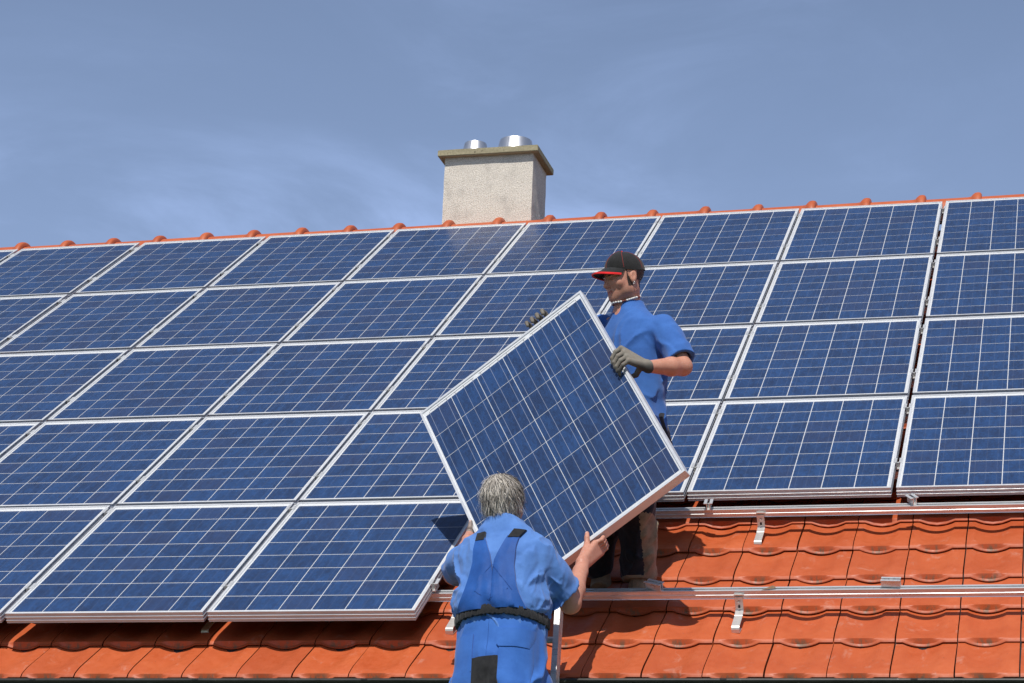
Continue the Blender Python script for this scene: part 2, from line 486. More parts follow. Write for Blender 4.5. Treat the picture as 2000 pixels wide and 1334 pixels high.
# mirrored courses on the far slope, one part
far = MB()
MR = Matrix.Translation((0, 2 * RIDGE_Y, 0)) @ Matrix.Diagonal((1, -1, 1, 1))
for r in range(NROWS):
    for c in range(-33, 24):
        u, v = U0 + c * TP, V0 + r * TL
        if u < HX0 - 0.02 or u > HX1 - 0.2: continue
        Mx = MR @ ROOF @ Matrix.Translation((u, v, WN))
        far.addm([tuple(Mx @ Vector(p)) for p in [(0, 0, 0), (TW, 0, 0), (TW, TL, -.02), (0, TL, -.02), (0, 0, -.02), (TW, 0, -.02)]], [(0, 1, 2, 3), (4, 5, 1, 0)])
fo = far.build('far_slope_tiles', M['tile']); fo.parent = roof_o; fo['kind'] = 'stuff'

# ridge tiles: tapered half rounds with a raised collar
def ridge_mesh():
    v, f = [], []
    seg = 14
    prof = [(0.0, .118), (0.30, .121), (0.322, .124), (0.338, .140), (0.352, .150), (0.372, .153), (0.388, .150), (0.396, .141), (0.397, .120), (0.38, .112)]
    for x, r in prof:
        for k in range(seg + 1):
            a = math.radians(-8 + 196 * k / seg)
            flat = 0.86 if abs(math.cos(a)) < .3 else 1
            v.append((x, math.cos(a) * r * 1.12, math.sin(a) * r * 1.0))
    for i in range(len(prof) - 1):
        for k in range(seg):
            a = i * (seg + 1) + k
            f.append((a, a + 1, a + seg + 2, a + seg + 1))
    return v, f
rv, rf = ridge_mesh()
rmb = MB().addm(rv, rf); rme = rmb.mesh('ridge_tile'); rme.materials.append(M['ridge']); smooth_by_angle(rme, 40)
k = -18
for k in range(-17, 20):
    x = 0.108 - 0.375 + 0.3885 * k
    if x < HX0 or x > HX1 - 0.3: continue
    o = bpy.data.objects.new('ridge_tile', rme); COL.objects.link(o); o.parent = roof_o
    j = random.Random(k + 555)
    o.matrix_local = Matrix.Translation((x, RIDGE_Y, RIDGE_Z - 0.121 + j.uniform(-.003, .003))) @ Matrix.Rotation(j.uniform(-.006, .006), 4, 'Z')

# gutter
gy, gz = R3(0, V0, WN - 0.03).y - 0.035, R3(0, V0, WN - 0.03).z - 0.02
g = MB()
gp, seg = [], 14
for k in range(seg + 1):
    a = math.pi + math.pi * k / seg
    gp.append((gy + math.cos(a) * 0.068, gz + math.sin(a) * 0.068))
bead = [(gy - 0.068 + math.cos(a) * 0.009 - .004, gz + .004 + math.sin(a) * 0.009) for a in [i * math.pi / 4 for i in range(8)]]
inner = [(gy + (p[0] - gy) * .96, gz + (p[1] - gz) * .96) for p in gp[::-1]]
g.prism(gp + inner, HX0, HX1)
g.prism(bead, HX0, HX1)
gut = hchild(g.build('gutter', M['gutter'], None, 50))
for x in np.arange(HX0 + .4, HX1, 0.78):
    b = MB()
    b.box((x, gy - 0.082, gz + 0.004), (x + 0.028, gy + 0.075, gz + 0.010))
    o = b.build('gutter_bracket', M['gutter']); o.parent = gut
fas = hchild(MB().box((HX0, gy + 0.075, gz - .16), (HX1, gy + 0.10, gz - .03)).build('fascia', M['gutter']))

# chimney
CX0, CX1, CY0, CY1, CZ0, CZ1 = -0.768, -0.073, 5.80, 6.22, 3.2, 4.535
ch = MB()
def grid_box(mb, a, b, n=6):
    (x0, y0, z0), (x1, y1, z1) = a, b
    mb.box(a, b)
grid_box(ch, (CX0, CY0, CZ0), (CX1, CY1, CZ1))
ch_o = ch.mesh('chimney')
bm = bmesh.new(); bm.from_mesh(ch_o); bmesh.ops.subdivide_edges(bm, edges=bm.edges, cuts=20, use_grid_fill=True)
for v_ in bm.verts:
    q = v_.co
    n_ = math.sin(q.x * 23 + 1.3 * math.sin(q.z * 17)) * .5 + math.sin(q.z * 31 + q.x * 11 + q.y * 19) * .5
    v_.co += Vector((n_ * .0015, n_ * .0015, 0))
bm.to_mesh(ch_o); bm.free()
chim = hchild(add('chimney', ch_o, M['plaster']))
OV, OVR = 0.052, 0.045
cap = MB(); cap.box((CX0 - OVR, CY0 - OV, CZ1), (CX1 + OVR, CY1 + OV, CZ1 + 0.05))
cm = cap.mesh('chimney_cap')
bm = bmesh.new(); bm.from_mesh(cm); bmesh.ops.bevel(bm, geom=bm.edges[:], offset=0.004, segments=2, affect='EDGES')
bmesh.ops.subdivide_edges(bm, edges=bm.edges, cuts=3, use_grid_fill=True)
for v_ in bm.verts:
    q = v_.co; v_.co += Vector((0, math.sin(q.x * 41 + q.z * 90) * .0012, math.sin(q.x * 37 + 2 * math.sin(q.x * 13)) * .0014))
bm.to_mesh(cm); bm.free()
capo = add('chimney_cap', cm, M['concrete'], chim)
def flue(x, y, r0, r1, h):
    v, f = [], []; seg = 40
    z = CZ1 + 0.05
    prof = [(r0, 0), (r0, .012), (r0 * .985, .013), (r1, h - .014), (r1 - .003, h - .005), (r1 - .016, h), (r1 - .03, h - .004), (r1 - .034, h * .3), (0.001, h * .3)]
    for r, hz_ in prof:
        for k in range(seg):
            a = 2 * math.pi * k / seg; v.append((x + math.cos(a) * r, y + math.sin(a) * r, z + hz_))
    for i in range(len(prof) - 1):
        for k in range(seg): f.append((i*seg+k, i*seg+(k+1)%seg, (i+1)*seg+(k+1)%seg, (i+1)*seg+k))
    mb = MB().addm(v, f)
    # standing seam
    a = -1.75
    mb.tube([(x + math.cos(a) * r0, y + math.sin(a) * r0, z), (x + math.cos(a) * (r1 + .001), y + math.sin(a) * (r1 + .001), z + h - .015)], .003, 6)
    return mb.build('flue_pipe', M['flue'], chim, 40)
flue(-0.588, 6.0, 0.112, 0.088, 0.140)
flue(-0.268, 6.0, 0.152, 0.126, 0.142)

# ------------------------------------------------------------------ solar panels
CELL = 0.158
GAP = 0.0045
MS, MT, MBOT = 0.0195, 0.039, 0.0235      # side, top and bottom margin from cell grid to frame edge
cell_me = {}
for nm in ('cell', 'cell_near'):
    hx_, hy_ = (CELL / 2 - .0021, CELL / 2 - .0029) if nm == 'cell' else (CELL / 2 - .0017, CELL / 2 - .0016)
    cell_me[nm] = MB().box((-hx_, -hy_, -0.0006), (hx_, hy_, 0)).mesh('cell'); cell_me[nm].materials.append(M[nm])

def frame_mesh(x0, x1, y0, y1, ridged=True):
    if ridged:
        prof = [(-.0115, .004), (0, .004), (0, -.001), (-.0022, -.003), (-.0022, -.0130), (.0004, -.0148), (.0004, -.0178), (-.0022, -.0195),
                (-.0022, -.0300), (.0004, -.0318), (.0004, -.0348), (-.0022, -.0365), (-.0015, -.0460), (-.026, -.0460), (-.026, -.0445), (-.0035, -.0445), (-.0035, -.003), (-.0115, -.003)]
    else:
        prof = [(-.0115, .004), (0, .004), (0, -.0440), (-.0015, -.0460), (-.026, -.0460), (-.026, -.0445), (-.0035, -.0445), (-.0035, -.003), (-.0115, -.003)]
    v, f = [], []
    n = len(prof)
    for sx, sy in ((-1, -1), (1, -1), (1, 1), (-1, 1)):
        for o, w in prof:
            v.append(((x0 if sx < 0 else x1) + sx * o, (y0 if sy < 0 else y1) + sy * o, w))
    for c in range(4):
        d = (c + 1) % 4
        for i in range(n):
            k = (i + 1) % n
            f.append((c * n + i, d * n + i, d * n + k, c * n + k))
    return MB().addm(v, f)
X0, X1, Y0_, Y1_ = -MS, 6 * CELL + MS, -MBOT, 8 * CELL + MT
fr_me = frame_mesh(X0, X1, Y0_, Y1_).mesh('frame'); fr_me.materials.append(M['alu'])
bs_me = MB().box((X0 + .004, Y0_ + .004, -.0052), (X1 - .004, Y1_ - .004, -.0008)).mesh('backsheet'); bs_me.materials.append(M['backsheet']); bs_me.materials.append(M['panel_back'])
for p_ in bs_me.polygons:
    if p_.normal.z < -.5: p_.material_index = 1
gl_me = MB().addm([(X0 + .0112, Y0_ + .0112, .0022), (X1 - .0112, Y0_ + .0112, .0022), (X1 - .0112, Y1_ - .0112, .0022), (X0 + .0112, Y1_ - .0112, .0022)], [(0, 1, 2, 3)]).mesh('glass_pane', False)
gl_me.materials.append(M['glass'])
# thin collector ribbons printed along the top margin
def make_panel(mat, label, near=False, group=None):
    root = empty('solar_panel')
    root.matrix_world = mat
    tag(root, label, 'solar panel', group)
    def child(name, me, loc=(0, 0, 0)):
        o = bpy.data.objects.new(name, me); COL.objects.link(o); o.parent = root; o.location = loc; return o
    if near:
        fm = frame_mesh(X0, X1, Y0_, Y1_, False).mesh('frame'); fm.materials.append(M['alu']); child('frame', fm)
    else: child('frame', fr_me)
    child('backsheet', bs_me); child('glass_pane', gl_me)
    cm_ = cell_me['cell_near' if near else 'cell']
    for i in range(6):
        for j in range(8):
            child('cell', cm_, (CELL * (i + .5), CELL * (j + .5), 0))
    return root

COLS = {-1: -5.095, 0: -4.070, 1: -3.040, 2: -2.020, 3: -1.008, 4: 0.0, 5: 1.000, 6: 2.005, 7: 3.017}
ROWS = [0.0, 1.358, 2.723, 4.090, 5.454]
rown = ['bottom', 'second lowest', 'middle', 'second highest', 'top']
layout = {0: [2, 3, 4], 1: [1, 2, 3, 4, 5, 6, 7], 2: [1, 2, 3, 4, 5, 6, 7], 3: [0, 1, 2, 3, 4, 5, 6, 7], 4: [-1, 0, 1, 2, 3, 4, 5, 6, 7]}
ordn = ['first', 'second', 'third', 'fourth', 'fifth', 'sixth', 'seventh', 'eighth', 'ninth']
special = {
    (0, 2): 'solar panel of the bottom row, cut off by the left picture edge',
    (0, 3): 'middle one of the three solar panels showing in the bottom row',
    (0, 4): 'rightmost solar panel of the bottom row, with a dark triangular shadow on it',
    (1, 4): 'solar panel behind the left corner of the lifted panel',
    (1, 5): 'solar panel mostly hidden behind the lifted panel, its right strip showing',
    (1, 6): 'fully visible solar panel straight above the bare rails, right of the lifted panel',
    (1, 7): 'solar panel above the bare rails, cut off by the right picture edge',
    (4, 2): 'solar panel of the top row, just under the ridge, well left of the chimney',
    (4, 3): 'solar panel of the top row right below the chimney',
    (4, 4): 'solar panel of the top row just right of the chimney, behind the black cap',
    (3, 4): 'solar panel in the second highest row directly behind the capped man\'s face',
    (3, 5): 'solar panel in the second highest row just right of the capped man',
    (2, 4): 'solar panel in the middle row behind the top corner of the lifted panel',
    (2, 5): 'solar panel in the middle row behind the elbow of the capped man',
}
for r, cs in layout.items():
    for i, c in enumerate(cs):
        if (r, c) in special: lab = special[(r, c)]
        else:
            lab = f'{ordn[i]} solar panel from the left in the {rown[r]} row'
        j = random.Random(r * 31 + c)
        mt = ROOF @ Matrix.Translation((COLS[c], ROWS[r], 0)) @ Matrix.Rotation(j.uniform(-.0012, .0012), 4, 'Z') @ Matrix.Rotation(j.uniform(-.0015, .0015), 4, 'X') @ Matrix.Rotation(j.uniform(-.0015, .0015), 4, 'Y')
        make_panel(mt, lab, group='solar panels mounted in rows on the roof')

# the lifted panel
HO = Vector((0.8147435, 0.4942495, 1.0246038))
HA = Vector((0.8200899, -0.1259300, 0.5582063)); HB = Vector((0.4667940, -0.4170202, -0.7798701)); HN = Vector((0.3309924, 0.9001310, -0.2832107))
HC = 0.157131
hs_ = HC / CELL
# panel y (up) runs along -HB; top margin at b = 0
Ho = HO + HB * (8 * HC)
held_m = Matrix(((HA.x * hs_, -HB.x * hs_, -HN.x, Ho.x), (HA.y * hs_, -HB.y * hs_, -HN.y, Ho.y), (HA.z * hs_, -HB.z * hs_, -HN.z, Ho.z), (0, 0, 0, 1)))
held = make_panel(held_m, 'tilted solar panel being carried between the two men', near=True)
def HP(a, b, n=0.0): return HO + HA * (a * HC) + HB * (b * HC) + HN * n
# solder ribbons in the top margin of the lifted panel
rb = MB()
for x0_, x1_ in ((0.2, 1.9), (2.1, 3.9), (4.1, 5.8)):
    rb.box((x0_ * CELL, 8 * CELL + .012, -.0007), (x1_ * CELL, 8 * CELL + .0145, -.0002))
for k in range(6):
    for q in (1/6, .5, 5/6):
        rb.box(((k + q) * CELL - .001, 8 * CELL - .002, -.0007), ((k + q) * CELL + .001, 8 * CELL + .0125, -.0003))
o = rb.build('solder_ribbon', M['lead'], held)

# ------------------------------------------------------------------ mounting rails and clamps
WR = -0.0465       # rail top
def rail_mesh(x0, x1):
    # (y, z) section 40 x 40 with a slot on top and a ridge on the front
    p = [(-.020, 0), (-.020, -.0035), (-.0178, -.006), (-.0178, -.0185), (-.0205, -.0205), (-.0205, -.0245), (-.0178, -.0265), (-.0178, -.0375), (-.020, -.040), (.020, -.040),
         (.020, 0), (.007, 0), (.007, -.009), (.012, -.009), (.012, -.016), (-.012, -.016), (-.012, -.009), (-.007, -.009), (-.007, 0)]
    return MB().prism(p, x0, x1)
clamp_me = {}
def clamp_parts(hgt=.05):
    m = MB()
    # hat profile: two flanges on top, u-channel going down; runs along y
    p = [(-.021, .0035), (-.021, .007), (-.006, .007), (-.006, -.028), (.006, -.028), (.006, .007), (.021, .007), (.021, .0035), (.0095, .0035), (.0095, -.032), (-.0095, -.032), (-.0095, .0035)]
    m.prism(p, -.030, .030, axis='y')
    b = MB().tube([(0, 0, -.03), (0, 0, -.014)], .0052, 8)
    b.tube([(0, 0, -.014), (0, 0, -.0045)], .0072, 6)
    return m, b
cm_, cb_ = clamp_parts()
clamp_body = cm_.mesh('clamp'); clamp_body.materials.append(M['bare'])
bolt_me = cb_.mesh('bolt'); bolt_me.materials.append(M['steel'])
railpos = {0: (0.262, 1.222), 1: (1.69, 2.49), 2: (3.06, 3.86), 3: (4.42, 5.23), 4: (5.78, 6.58)}
railpos[0] = (0.285, 1.235)
rows_name = ['bottom row', 'second lowest row', 'middle row', 'second highest row', 'top row']
for r in range(5):
    for q, v in enumerate(railpos[r]):
        root = empty('mounting_rail')
        x0, x1 = -6.0, 5.4
        root.matrix_world = ROOF @ Matrix.Translation((0, v, WR))
        if r == 0:
            lab = ('lower bare aluminium rail on the tiles, running behind the grey haired man' if q == 0 else
                   'upper bare aluminium rail just below the right hand panels')
        else:
            lab = f'{"lower" if q == 0 else "upper"} aluminium rail under the {rows_name[r]} of panels, seen only in the gaps'
        tag(root, lab, 'rail', 'aluminium mounting rails along the roof')
        o = rail_mesh(x0, x1).build('rail_profile', M['bare'], root)
        cs = layout[r]
        for c in cs:
            # clamp at the right side of panel c
            if c + 1 in COLS: xc = (COLS[c] + 6 * CELL + MS + COLS[c + 1] - MS) / 2
            else: continue
            if r == 0 and c == 4: xc = COLS[4] + 6 * CELL + MS + .011
            k_ = bpy.data.objects.new('clamp', clamp_body); COL.objects.link(k_); k_.parent = root; k_.location = (xc, 0, -WR)
            b_ = bpy.data.objects.new('bolt', bolt_me); COL.objects.link(b_); b_.parent = k_

def loose_clamp(name, u, v, w, rz, tilt, label, L_=.06):
    root = empty(name)
    root.matrix_world = ROOF @ Matrix.Translation((u, v, w)) @ Matrix.Rotation(rz, 4, 'Z') @ Matrix.Rotation(tilt, 4, 'X')
    tag(root, label, 'clamp', 'loose panel clamps on the bare rails')
    p = [(-.021, .0335), (-.021, .037), (-.006, .037), (-.006, .004), (.006, .004), (.006, .037), (.021, .037), (.021, .0335), (.0095, .0335), (.0095, 0), (-.0095, 0), (-.0095, .0335)]
    MB().prism(p, -L_ / 2, L_ / 2, axis='y').build('channel', M['bare'], root)
    MB().tube([(0, 0, .004), (0, 0, .026)], .0060, 8).build('bolt', M['steel'], root, 40)
    return root
loose_clamp('panel_clamp', 2.105, 1.235, WR + .001, math.radians(2), 0, 'small clamp standing upright on the upper bare rail, nearest to the capped man')
loose_clamp('panel_clamp', 3.075, 1.250, WR + .001, math.radians(32), 0, 'small clamp turned askew on the upper bare rail, below the right panel gap')
loose_clamp('panel_clamp', 1.995, .285, WR + .001, math.radians(62), 0, 'shaded clamp lying askew on the lower bare rail beside the boot of the capped man', .085)
loose_clamp('panel_clamp', 3.040, .290, WR + .001, math.radians(86), 0, 'bright clamp lying lengthwise on the lower bare rail, far right', .085)

# roof hooks
def roof_hook(u, v_rail, label):
    root = empty('roof_hook')
    root.matrix_world = ROOF @ Matrix.Translation((u, v_rail, WR - .040))
    tag(root, label, 'roof hook', 'steel roof hooks carrying the rails')
    w = .018; t = .003
    path = [(-.0212, .030), (-.0225, -.050), (-.0255, -.052), (-.062, -.0580), (-.066, -.0600), (-.168, -.0600), (-.176, -.064), (-.180, -.072), (-.180, -.090), (-.12, -.098)]
    m = MB(); v, f = [], []
    n = len(path)
    for i, (y, z) in enumerate(path):
        a = path[max(i - 1, 0)]; b = path[min(i + 1, n - 1)]
        d = Vector((b[0] - a[0], b[1] - a[1])).normalized(); nn = Vector((-d.y, d.x)) * t
        v += [(-w, y, z), (w, y, z), (w, y + nn.x, z + nn.y), (-w, y + nn.x, z + nn.y)]
    for i in range(n - 1):
        for k in range(4):
            f.append((i * 4 + k, i * 4 + (k + 1) % 4, (i + 1) * 4 + (k + 1) % 4, (i + 1) * 4 + k))
    f += [(3, 2, 1, 0), tuple(range((n - 1) * 4, n * 4))]
    m.addm(v, f).build('hook_arm', M['steel'], root)
    c = MB(); c.box((-w, -.030, .022), (w + .008, -.0205, .026)); c.box((-w, -.028, -.002), (w, -.0245, .012))
    c.build('clip', M['steel'], root)
    MB().tube([(0, -.024, -.013), (0, -.031, -.0135)], .0055, 6).build('bolt', M['steel'], root)
    MB().addm([(-.0045, -.02675, -.040), (.0045, -.02675, -.040), (.0045, -.0264, -.028), (-.0045, -.0264, -.028)], [(0, 1, 2, 3)]).build('slot', M['felt'], root)
    return root
roof_hook(2.354, railpos[0][1], 'roof hook under the upper bare rail, right of the capped man')
roof_hook(2.372, railpos[0][0], 'roof hook under the lower bare rail at right, above the eaves tiles')
roof_hook(1.073, railpos[0][0], 'roof hook half hidden behind the left side of the grey haired man')
roof_hook(-0.105, railpos[0][0], 'dark roof hook in the shade under the bottom row of panels')

# a crumpled dark scrap on the lower rail
sc_ = MB()
sc_.addm([(0, 0, 0), (.05, .004, .004), (.085, .012, .009), (.080, .030, .010), (.068, .018, .022), (.045, .022, .006)], [(0, 1, 4), (1, 2, 4), (2, 3, 4), (0, 4, 5), (4, 3, 5)])
o = sc_.build('leaf', M['boot']); o.matrix_world = ROOF @ Matrix.Translation((2.475, railpos[0][0] - .02, WR + .002)); o.scale = (.75, .75, .75)
tag(o, 'small dark dry leaf lying on the lower bare rail', 'leaf')

#@@PEOPLE
# ------------------------------------------------------------------ people
def P(px, py, Y):
    """the point at world depth Y seen at this place of the 2000 px wide frame (used once to take each joint's position)"""
    d = RW.T @ np.array([(px - 1000) / FPX, (py - 667) / FPX, 1.0])
    return CAM + d * ((Y - CAM[1]) / d[1])

def A(*v): return np.array(v, float)
def unit(v): v = np.asarray(v, float); return v / np.linalg.norm(v)

class Solid:
    """signed distance model: shapes are blended one after another, then meshed with surface nets"""
    def __init__(s): s.pr = []; s.disp = None
    def put(s, fn, c, r, k=0.0, op='add'): s.pr.append((fn, np.asarray(c, float), r, k, op)); return s
    def cone(s, a, b, ra, rb, k=.01, op='add'):
        a, b = np.asarray(a, float), np.asarray(b, float)
        ab = b - a; L2 = ab @ ab
        def fn(p):
            t = np.clip(((p - a) @ ab) / L2, 0, 1)
            return np.linalg.norm(p - (a + t[:, None] * ab), axis=1) - (ra + (rb - ra) * t)
        return s.put(fn, (a + b) / 2, math.sqrt(L2) / 2 + max(ra, rb), k, op)
    def chain(s, pts, rs, k=.01, kj=None):
        for i in range(len(pts) - 1): s.cone(pts[i], pts[i + 1], rs[i], rs[i + 1], k if i == 0 or kj is None else kj)
        return s
    def ell(s, c, r, R=None, k=.01, op='add'):
        c, r = np.asarray(c, float), np.asarray(r, float)
        R_ = np.eye(3) if R is None else np.asarray(R)      # columns = local axes
        def fn(p):
            q = (p - c) @ R_
            k0 = np.linalg.norm(q / r, axis=1); k1 = np.linalg.norm(q / (r * r), axis=1)
            return k0 * (k0 - 1) / np.maximum(k1, 1e-9)
        return s.put(fn, c, max(r), k, op)
    def loft(s, keys, X, Y, Z, O, k=.02, e=2.4):
        """keys (z, cx, cy, rx, ry) stacked along Z from O; superellipse sections"""
        K = np.array(keys, float); O = np.asarray(O, float)
        if K[0, 0] > K[-1, 0]: K = K[::-1]
        z0, z1 = K[0, 0], K[-1, 0]
        def fn(p):
            q = p - O; x, y, z = q @ X, q @ Y, q @ Z
            zc = np.clip(z, z0, z1)
            cx, cy, rx, ry = (np.interp(zc, K[:, 0], K[:, i]) for i in (1, 2, 3, 4))
            m = np.minimum(rx, ry)
            n = (np.abs((x - cx) / rx) ** e + np.abs((y - cy) / ry) ** e) ** (1 / e)
            g = np.sqrt((x - cx) ** 2 + (y - cy) ** 2) + 1e-9
            d = (n - 1) * g / np.maximum(n, 1e-6)
            d = np.where(n < 1, (n - 1) * m, d)
            dz = np.maximum(z - z1, z0 - z)
            return np.where(dz > 0, np.sqrt(np.maximum(d, 0) ** 2 + dz ** 2), np.maximum(d, dz))
        mid = O + Z * (z0 + z1) / 2
        return s.put(fn, mid, (z1 - z0) / 2 + K[:, 3:5].max() + .03, k)
    def plane(s, c, n, k=.003):
        """cut away everything on the side n points to"""
        c, n = np.asarray(c, float), unit(n)
        return s.put(lambda p: -((p - c) @ n), c, 99, k, 'sub')
    def eval(s, p, use=None):
        d = np.full(len(p), 1e3)
        todo = s.disp is not None
        for i, (fn, c, r, k, op) in enumerate(s.pr):
            if op == 'sub' and todo:
                todo = False
                m = np.abs(d) < .06
                if m.any(): d[m] += s.disp(p[m])
            if use is not None and i not in use: continue
            f = fn(p)
            if op == 'add':
                if k > 0:
                    h = np.clip(.5 + .5 * (d - f) / k, 0, 1); d = d * (1 - h) + f * h - k * h * (1 - h)
                else: d = np.minimum(d, f)
            else:
                f = -f
                if k > 0:
                    h = np.clip(.5 - .5 * (d - f) / k, 0, 1); d = d * (1 - h) + f * h + k * h * (1 - h)
                else: d = np.maximum(d, f)
        if todo:
            m = np.abs(d) < .06
            if m.any(): d[m] += s.disp(p[m])
        return d
    def mesh(s, h):
        B = 12
        adds = [q for q in s.pr if q[4] == 'add']
        lo = np.min([q[1] - q[2] for q in adds], 0) - .02; hi = np.max([q[1] + q[2] for q in adds], 0) + .02
        nb = np.ceil((hi - lo) / (B * h)).astype(int)
        gi = np.stack(np.meshgrid(*[np.arange(n) for n in nb], indexing='ij'), -1).reshape(-1, 3)
        cen = lo + (gi + .5) * B * h
        hd = math.sqrt(3) / 2 * B * h
        dc = s.eval(cen)
        act = gi[np.abs(dc) < hd * 1.35 + .012]
        n = nb * B + 2
        key = lambda a: (a[:, 0] * n[1] + a[:, 1]) * n[2] + a[:, 2]
        cr = np.stack(np.meshgrid(*[np.arange(B + 1)] * 3, indexing='ij'), -1).reshape(-1, 3)
        Ck, Cp, edges = [], [], []
        off = np.array([[i, j, k] for i in (0, 1) for j in (0, 1) for k in (0, 1)])
        ed = [(a, b) for a in range(8) for b in range(8) if a < b and np.abs(off[a] - off[b]).sum() == 1]
        for g in act:
            base = g * B
            pts = lo + (base + cr) * h
            c = lo + (g + .5) * B * h
            use = {i for i, (fn, cc, r, k, op) in enumerate(s.pr) if np.linalg.norm(cc - c) < r + hd + k + .03 or r > 50}
            D = s.eval(pts, use).reshape(B + 1, B + 1, B + 1)
            if D.min() > 0 or D.max() < 0: continue
            ins = D < 0
            cnt = sum(ins[o[0]:o[0] + B, o[1]:o[1] + B, o[2]:o[2] + B].astype(int) for o in off)
            cells = np.argwhere((cnt > 0) & (cnt < 8))
            if not len(cells): continue
            V = np.stack([D[cells[:, 0] + o[0], cells[:, 1] + o[1], cells[:, 2] + o[2]] for o in off], 1)
            acc = np.zeros((len(cells), 3)); w = np.zeros(len(cells))
            for a, b in ed:
                sc = (V[:, a] < 0) != (V[:, b] < 0)
                t = V[:, a] / np.where(sc, V[:, a] - V[:, b], 1)
                pp = off[a] + t[:, None] * (off[b] - off[a])
                acc += np.where(sc[:, None], pp, 0); w += sc
            pos = lo + (base + cells + acc / w[:, None]) * h
            Ck.append(key(base + cells)); Cp.append(pos)
            # edges owned by this block's lattice points
            for ax in range(3):
                sl0 = ins[:B, :B, :B]
                o = [0, 0, 0]; o[ax] = 1
                sl1 = ins[o[0]:o[0] + B, o[1]:o[1] + B, o[2]:o[2] + B]
                e = np.argwhere(sl0 != sl1)
                if len(e):
                    edges.append((ax, base + e, sl0[e[:, 0], e[:, 1], e[:, 2]]))
        ck = np.concatenate(Ck); cp = np.concatenate(Cp)
        order = np.argsort(ck); ck, cp = ck[order], cp[order]
        quads = []
        for ax, e, inside in edges:
            u = [0, 0, 0]; v = [0, 0, 0]; u[(ax + 1) % 3] = 1; v[(ax + 2) % 3] = 1
            u, v = np.array(u), np.array(v)
            ids = []
            ok = np.ones(len(e), bool)
            for dd in (-u - v, -v, 0 * u, -u):
                c = e + dd
                ok &= (c >= 0).all(1)
                k_ = key(c); i_ = np.searchsorted(ck, k_); i_ = np.minimum(i_, len(ck) - 1)
                ok &= ck[i_] == k_
                ids.append(i_)
            q = np.stack(ids, 1)
            q[~inside] = q[~inside][:, ::-1]
            quads.append(q[ok])
        q = np.concatenate(quads)
        return cp, q

def relax(v, q, n):
    e = np.concatenate([q[:, [i, (i + 1) % 4]] for i in range(4)]); e = np.concatenate([e, e[:, ::-1]])
    deg = np.bincount(e[:, 0], minlength=len(v))[:, None] + 1e-9
    for k in range(n):
        a = np.stack([np.bincount(e[:, 0], v[e[:, 1], i], len(v)) for i in range(3)], 1) / deg
        v = v + (a - v) * (.6 if k % 2 == 0 else -.45)
    return v
def solid_obj(name, sol, h, mat, parent, color=None, mats=None, matfn=None, relaxed=0):
    v, q = sol.mesh(h)
    if relaxed: v = relax(v, q, relaxed)
    me = bpy.data.meshes.new(name)
    me.vertices.add(len(v)); me.vertices.foreach_set('co', v.astype(np.float32).ravel())
    me.loops.add(len(q) * 4); me.loops.foreach_set('vertex_index', q.astype(np.int32).ravel())
    me.polygons.add(len(q)); me.polygons.foreach_set('loop_start', np.arange(0, len(q) * 4, 4, dtype=np.int32))
    me.polygons.foreach_set('loop_total', np.full(len(q), 4, np.int32)) if bpy.app.version < (4, 0) else None
    me.update(calc_edges=True); me.validate()
    me.polygons.foreach_set('use_smooth', np.ones(len(me.polygons), bool))
    if color is not None:
        c = color(v, None)
        at = me.color_attributes.new('Col', 'FLOAT_COLOR', 'POINT')
        at.data.foreach_set('color', np.concatenate([c, np.ones((len(c), 1))], 1).astype(np.float32).ravel())
    o = bpy.data.objects.new(name, me); COL.objects.link(o); o.parent = parent
    o.matrix_parent_inverse = parent.matrix_world.inverted()
    if mats:
        for m_ in mats: me.materials.append(m_)
        cen = v[q].mean(1)
        me.polygons.foreach_set('material_index', matfn(cen).astype(np.int32))
    else: me.materials.append(mat)
    return o

def person_part(o, parent):
    o.parent = parent; o.matrix_parent_inverse = parent.matrix_world.inverted(); return o

_NG = np.random.default_rng(11).random((64, 64, 64))
def vnoise(p):
    i = np.floor(p).astype(int); f = p - i; f = f * f * (3 - 2 * f)
    i0 = i & 63; i1 = (i + 1) & 63
    g = lambda a, b, c: _NG[(i0 if a == 0 else i1)[:, 0], (i0 if b == 0 else i1)[:, 1], (i0 if c == 0 else i1)[:, 2]]
    x, y, z = f[:, 0], f[:, 1], f[:, 2]
    return ((g(0,0,0)*(1-x)+g(1,0,0)*x)*(1-y)+(g(0,1,0)*(1-x)+g(1,1,0)*x)*y)*(1-z)+((g(0,0,1)*(1-x)+g(1,0,1)*x)*(1-y)+(g(0,1,1)*(1-x)+g(1,1,1)*x)*y)*z
def folds(seed, amp, scale=1.0, dirs=((1, 0, .9), (1, 0, -.8), (.35, .3, 1))):
    """sharp sided creases running along a few directions, fading in and out"""
    def f(p):
        tot = np.zeros(len(p))
        wp = np.stack([vnoise(p * 7 / scale + seed), vnoise(p * 7 / scale + seed + 19.3), vnoise(p * 7 / scale + seed + 41.7)], 1) - .5
        q0 = p + wp * .09 * scale
        for n_, d in enumerate(dirs):
            d = unit(d)
            al = (q0 @ d)[:, None] * d[None]
            q = (q0 - al) * 15 / scale + al * 4.2 / scale + seed * 3.1 + n_ * 13.7
            v = 1 - np.abs(2 * vnoise(q) - 1)
            gate = np.clip((vnoise(p * 5.5 / scale + seed * 1.7 + n_ * 7.7) - .32) * 2.6, 0, 1)
            tot = np.maximum(tot, v ** 2.6 * gate)
        return -(tot - .25) * amp
    return f

def finger_dirs(sol, base, pts, rs, k=.004): sol.chain([base] + pts, rs, k)

def basis(fwd, up):
    F = unit(fwd); Rr = unit(np.cross(F, up)); U = np.cross(Rr, F)
    return Rr, F, U          # person's right, forward, up

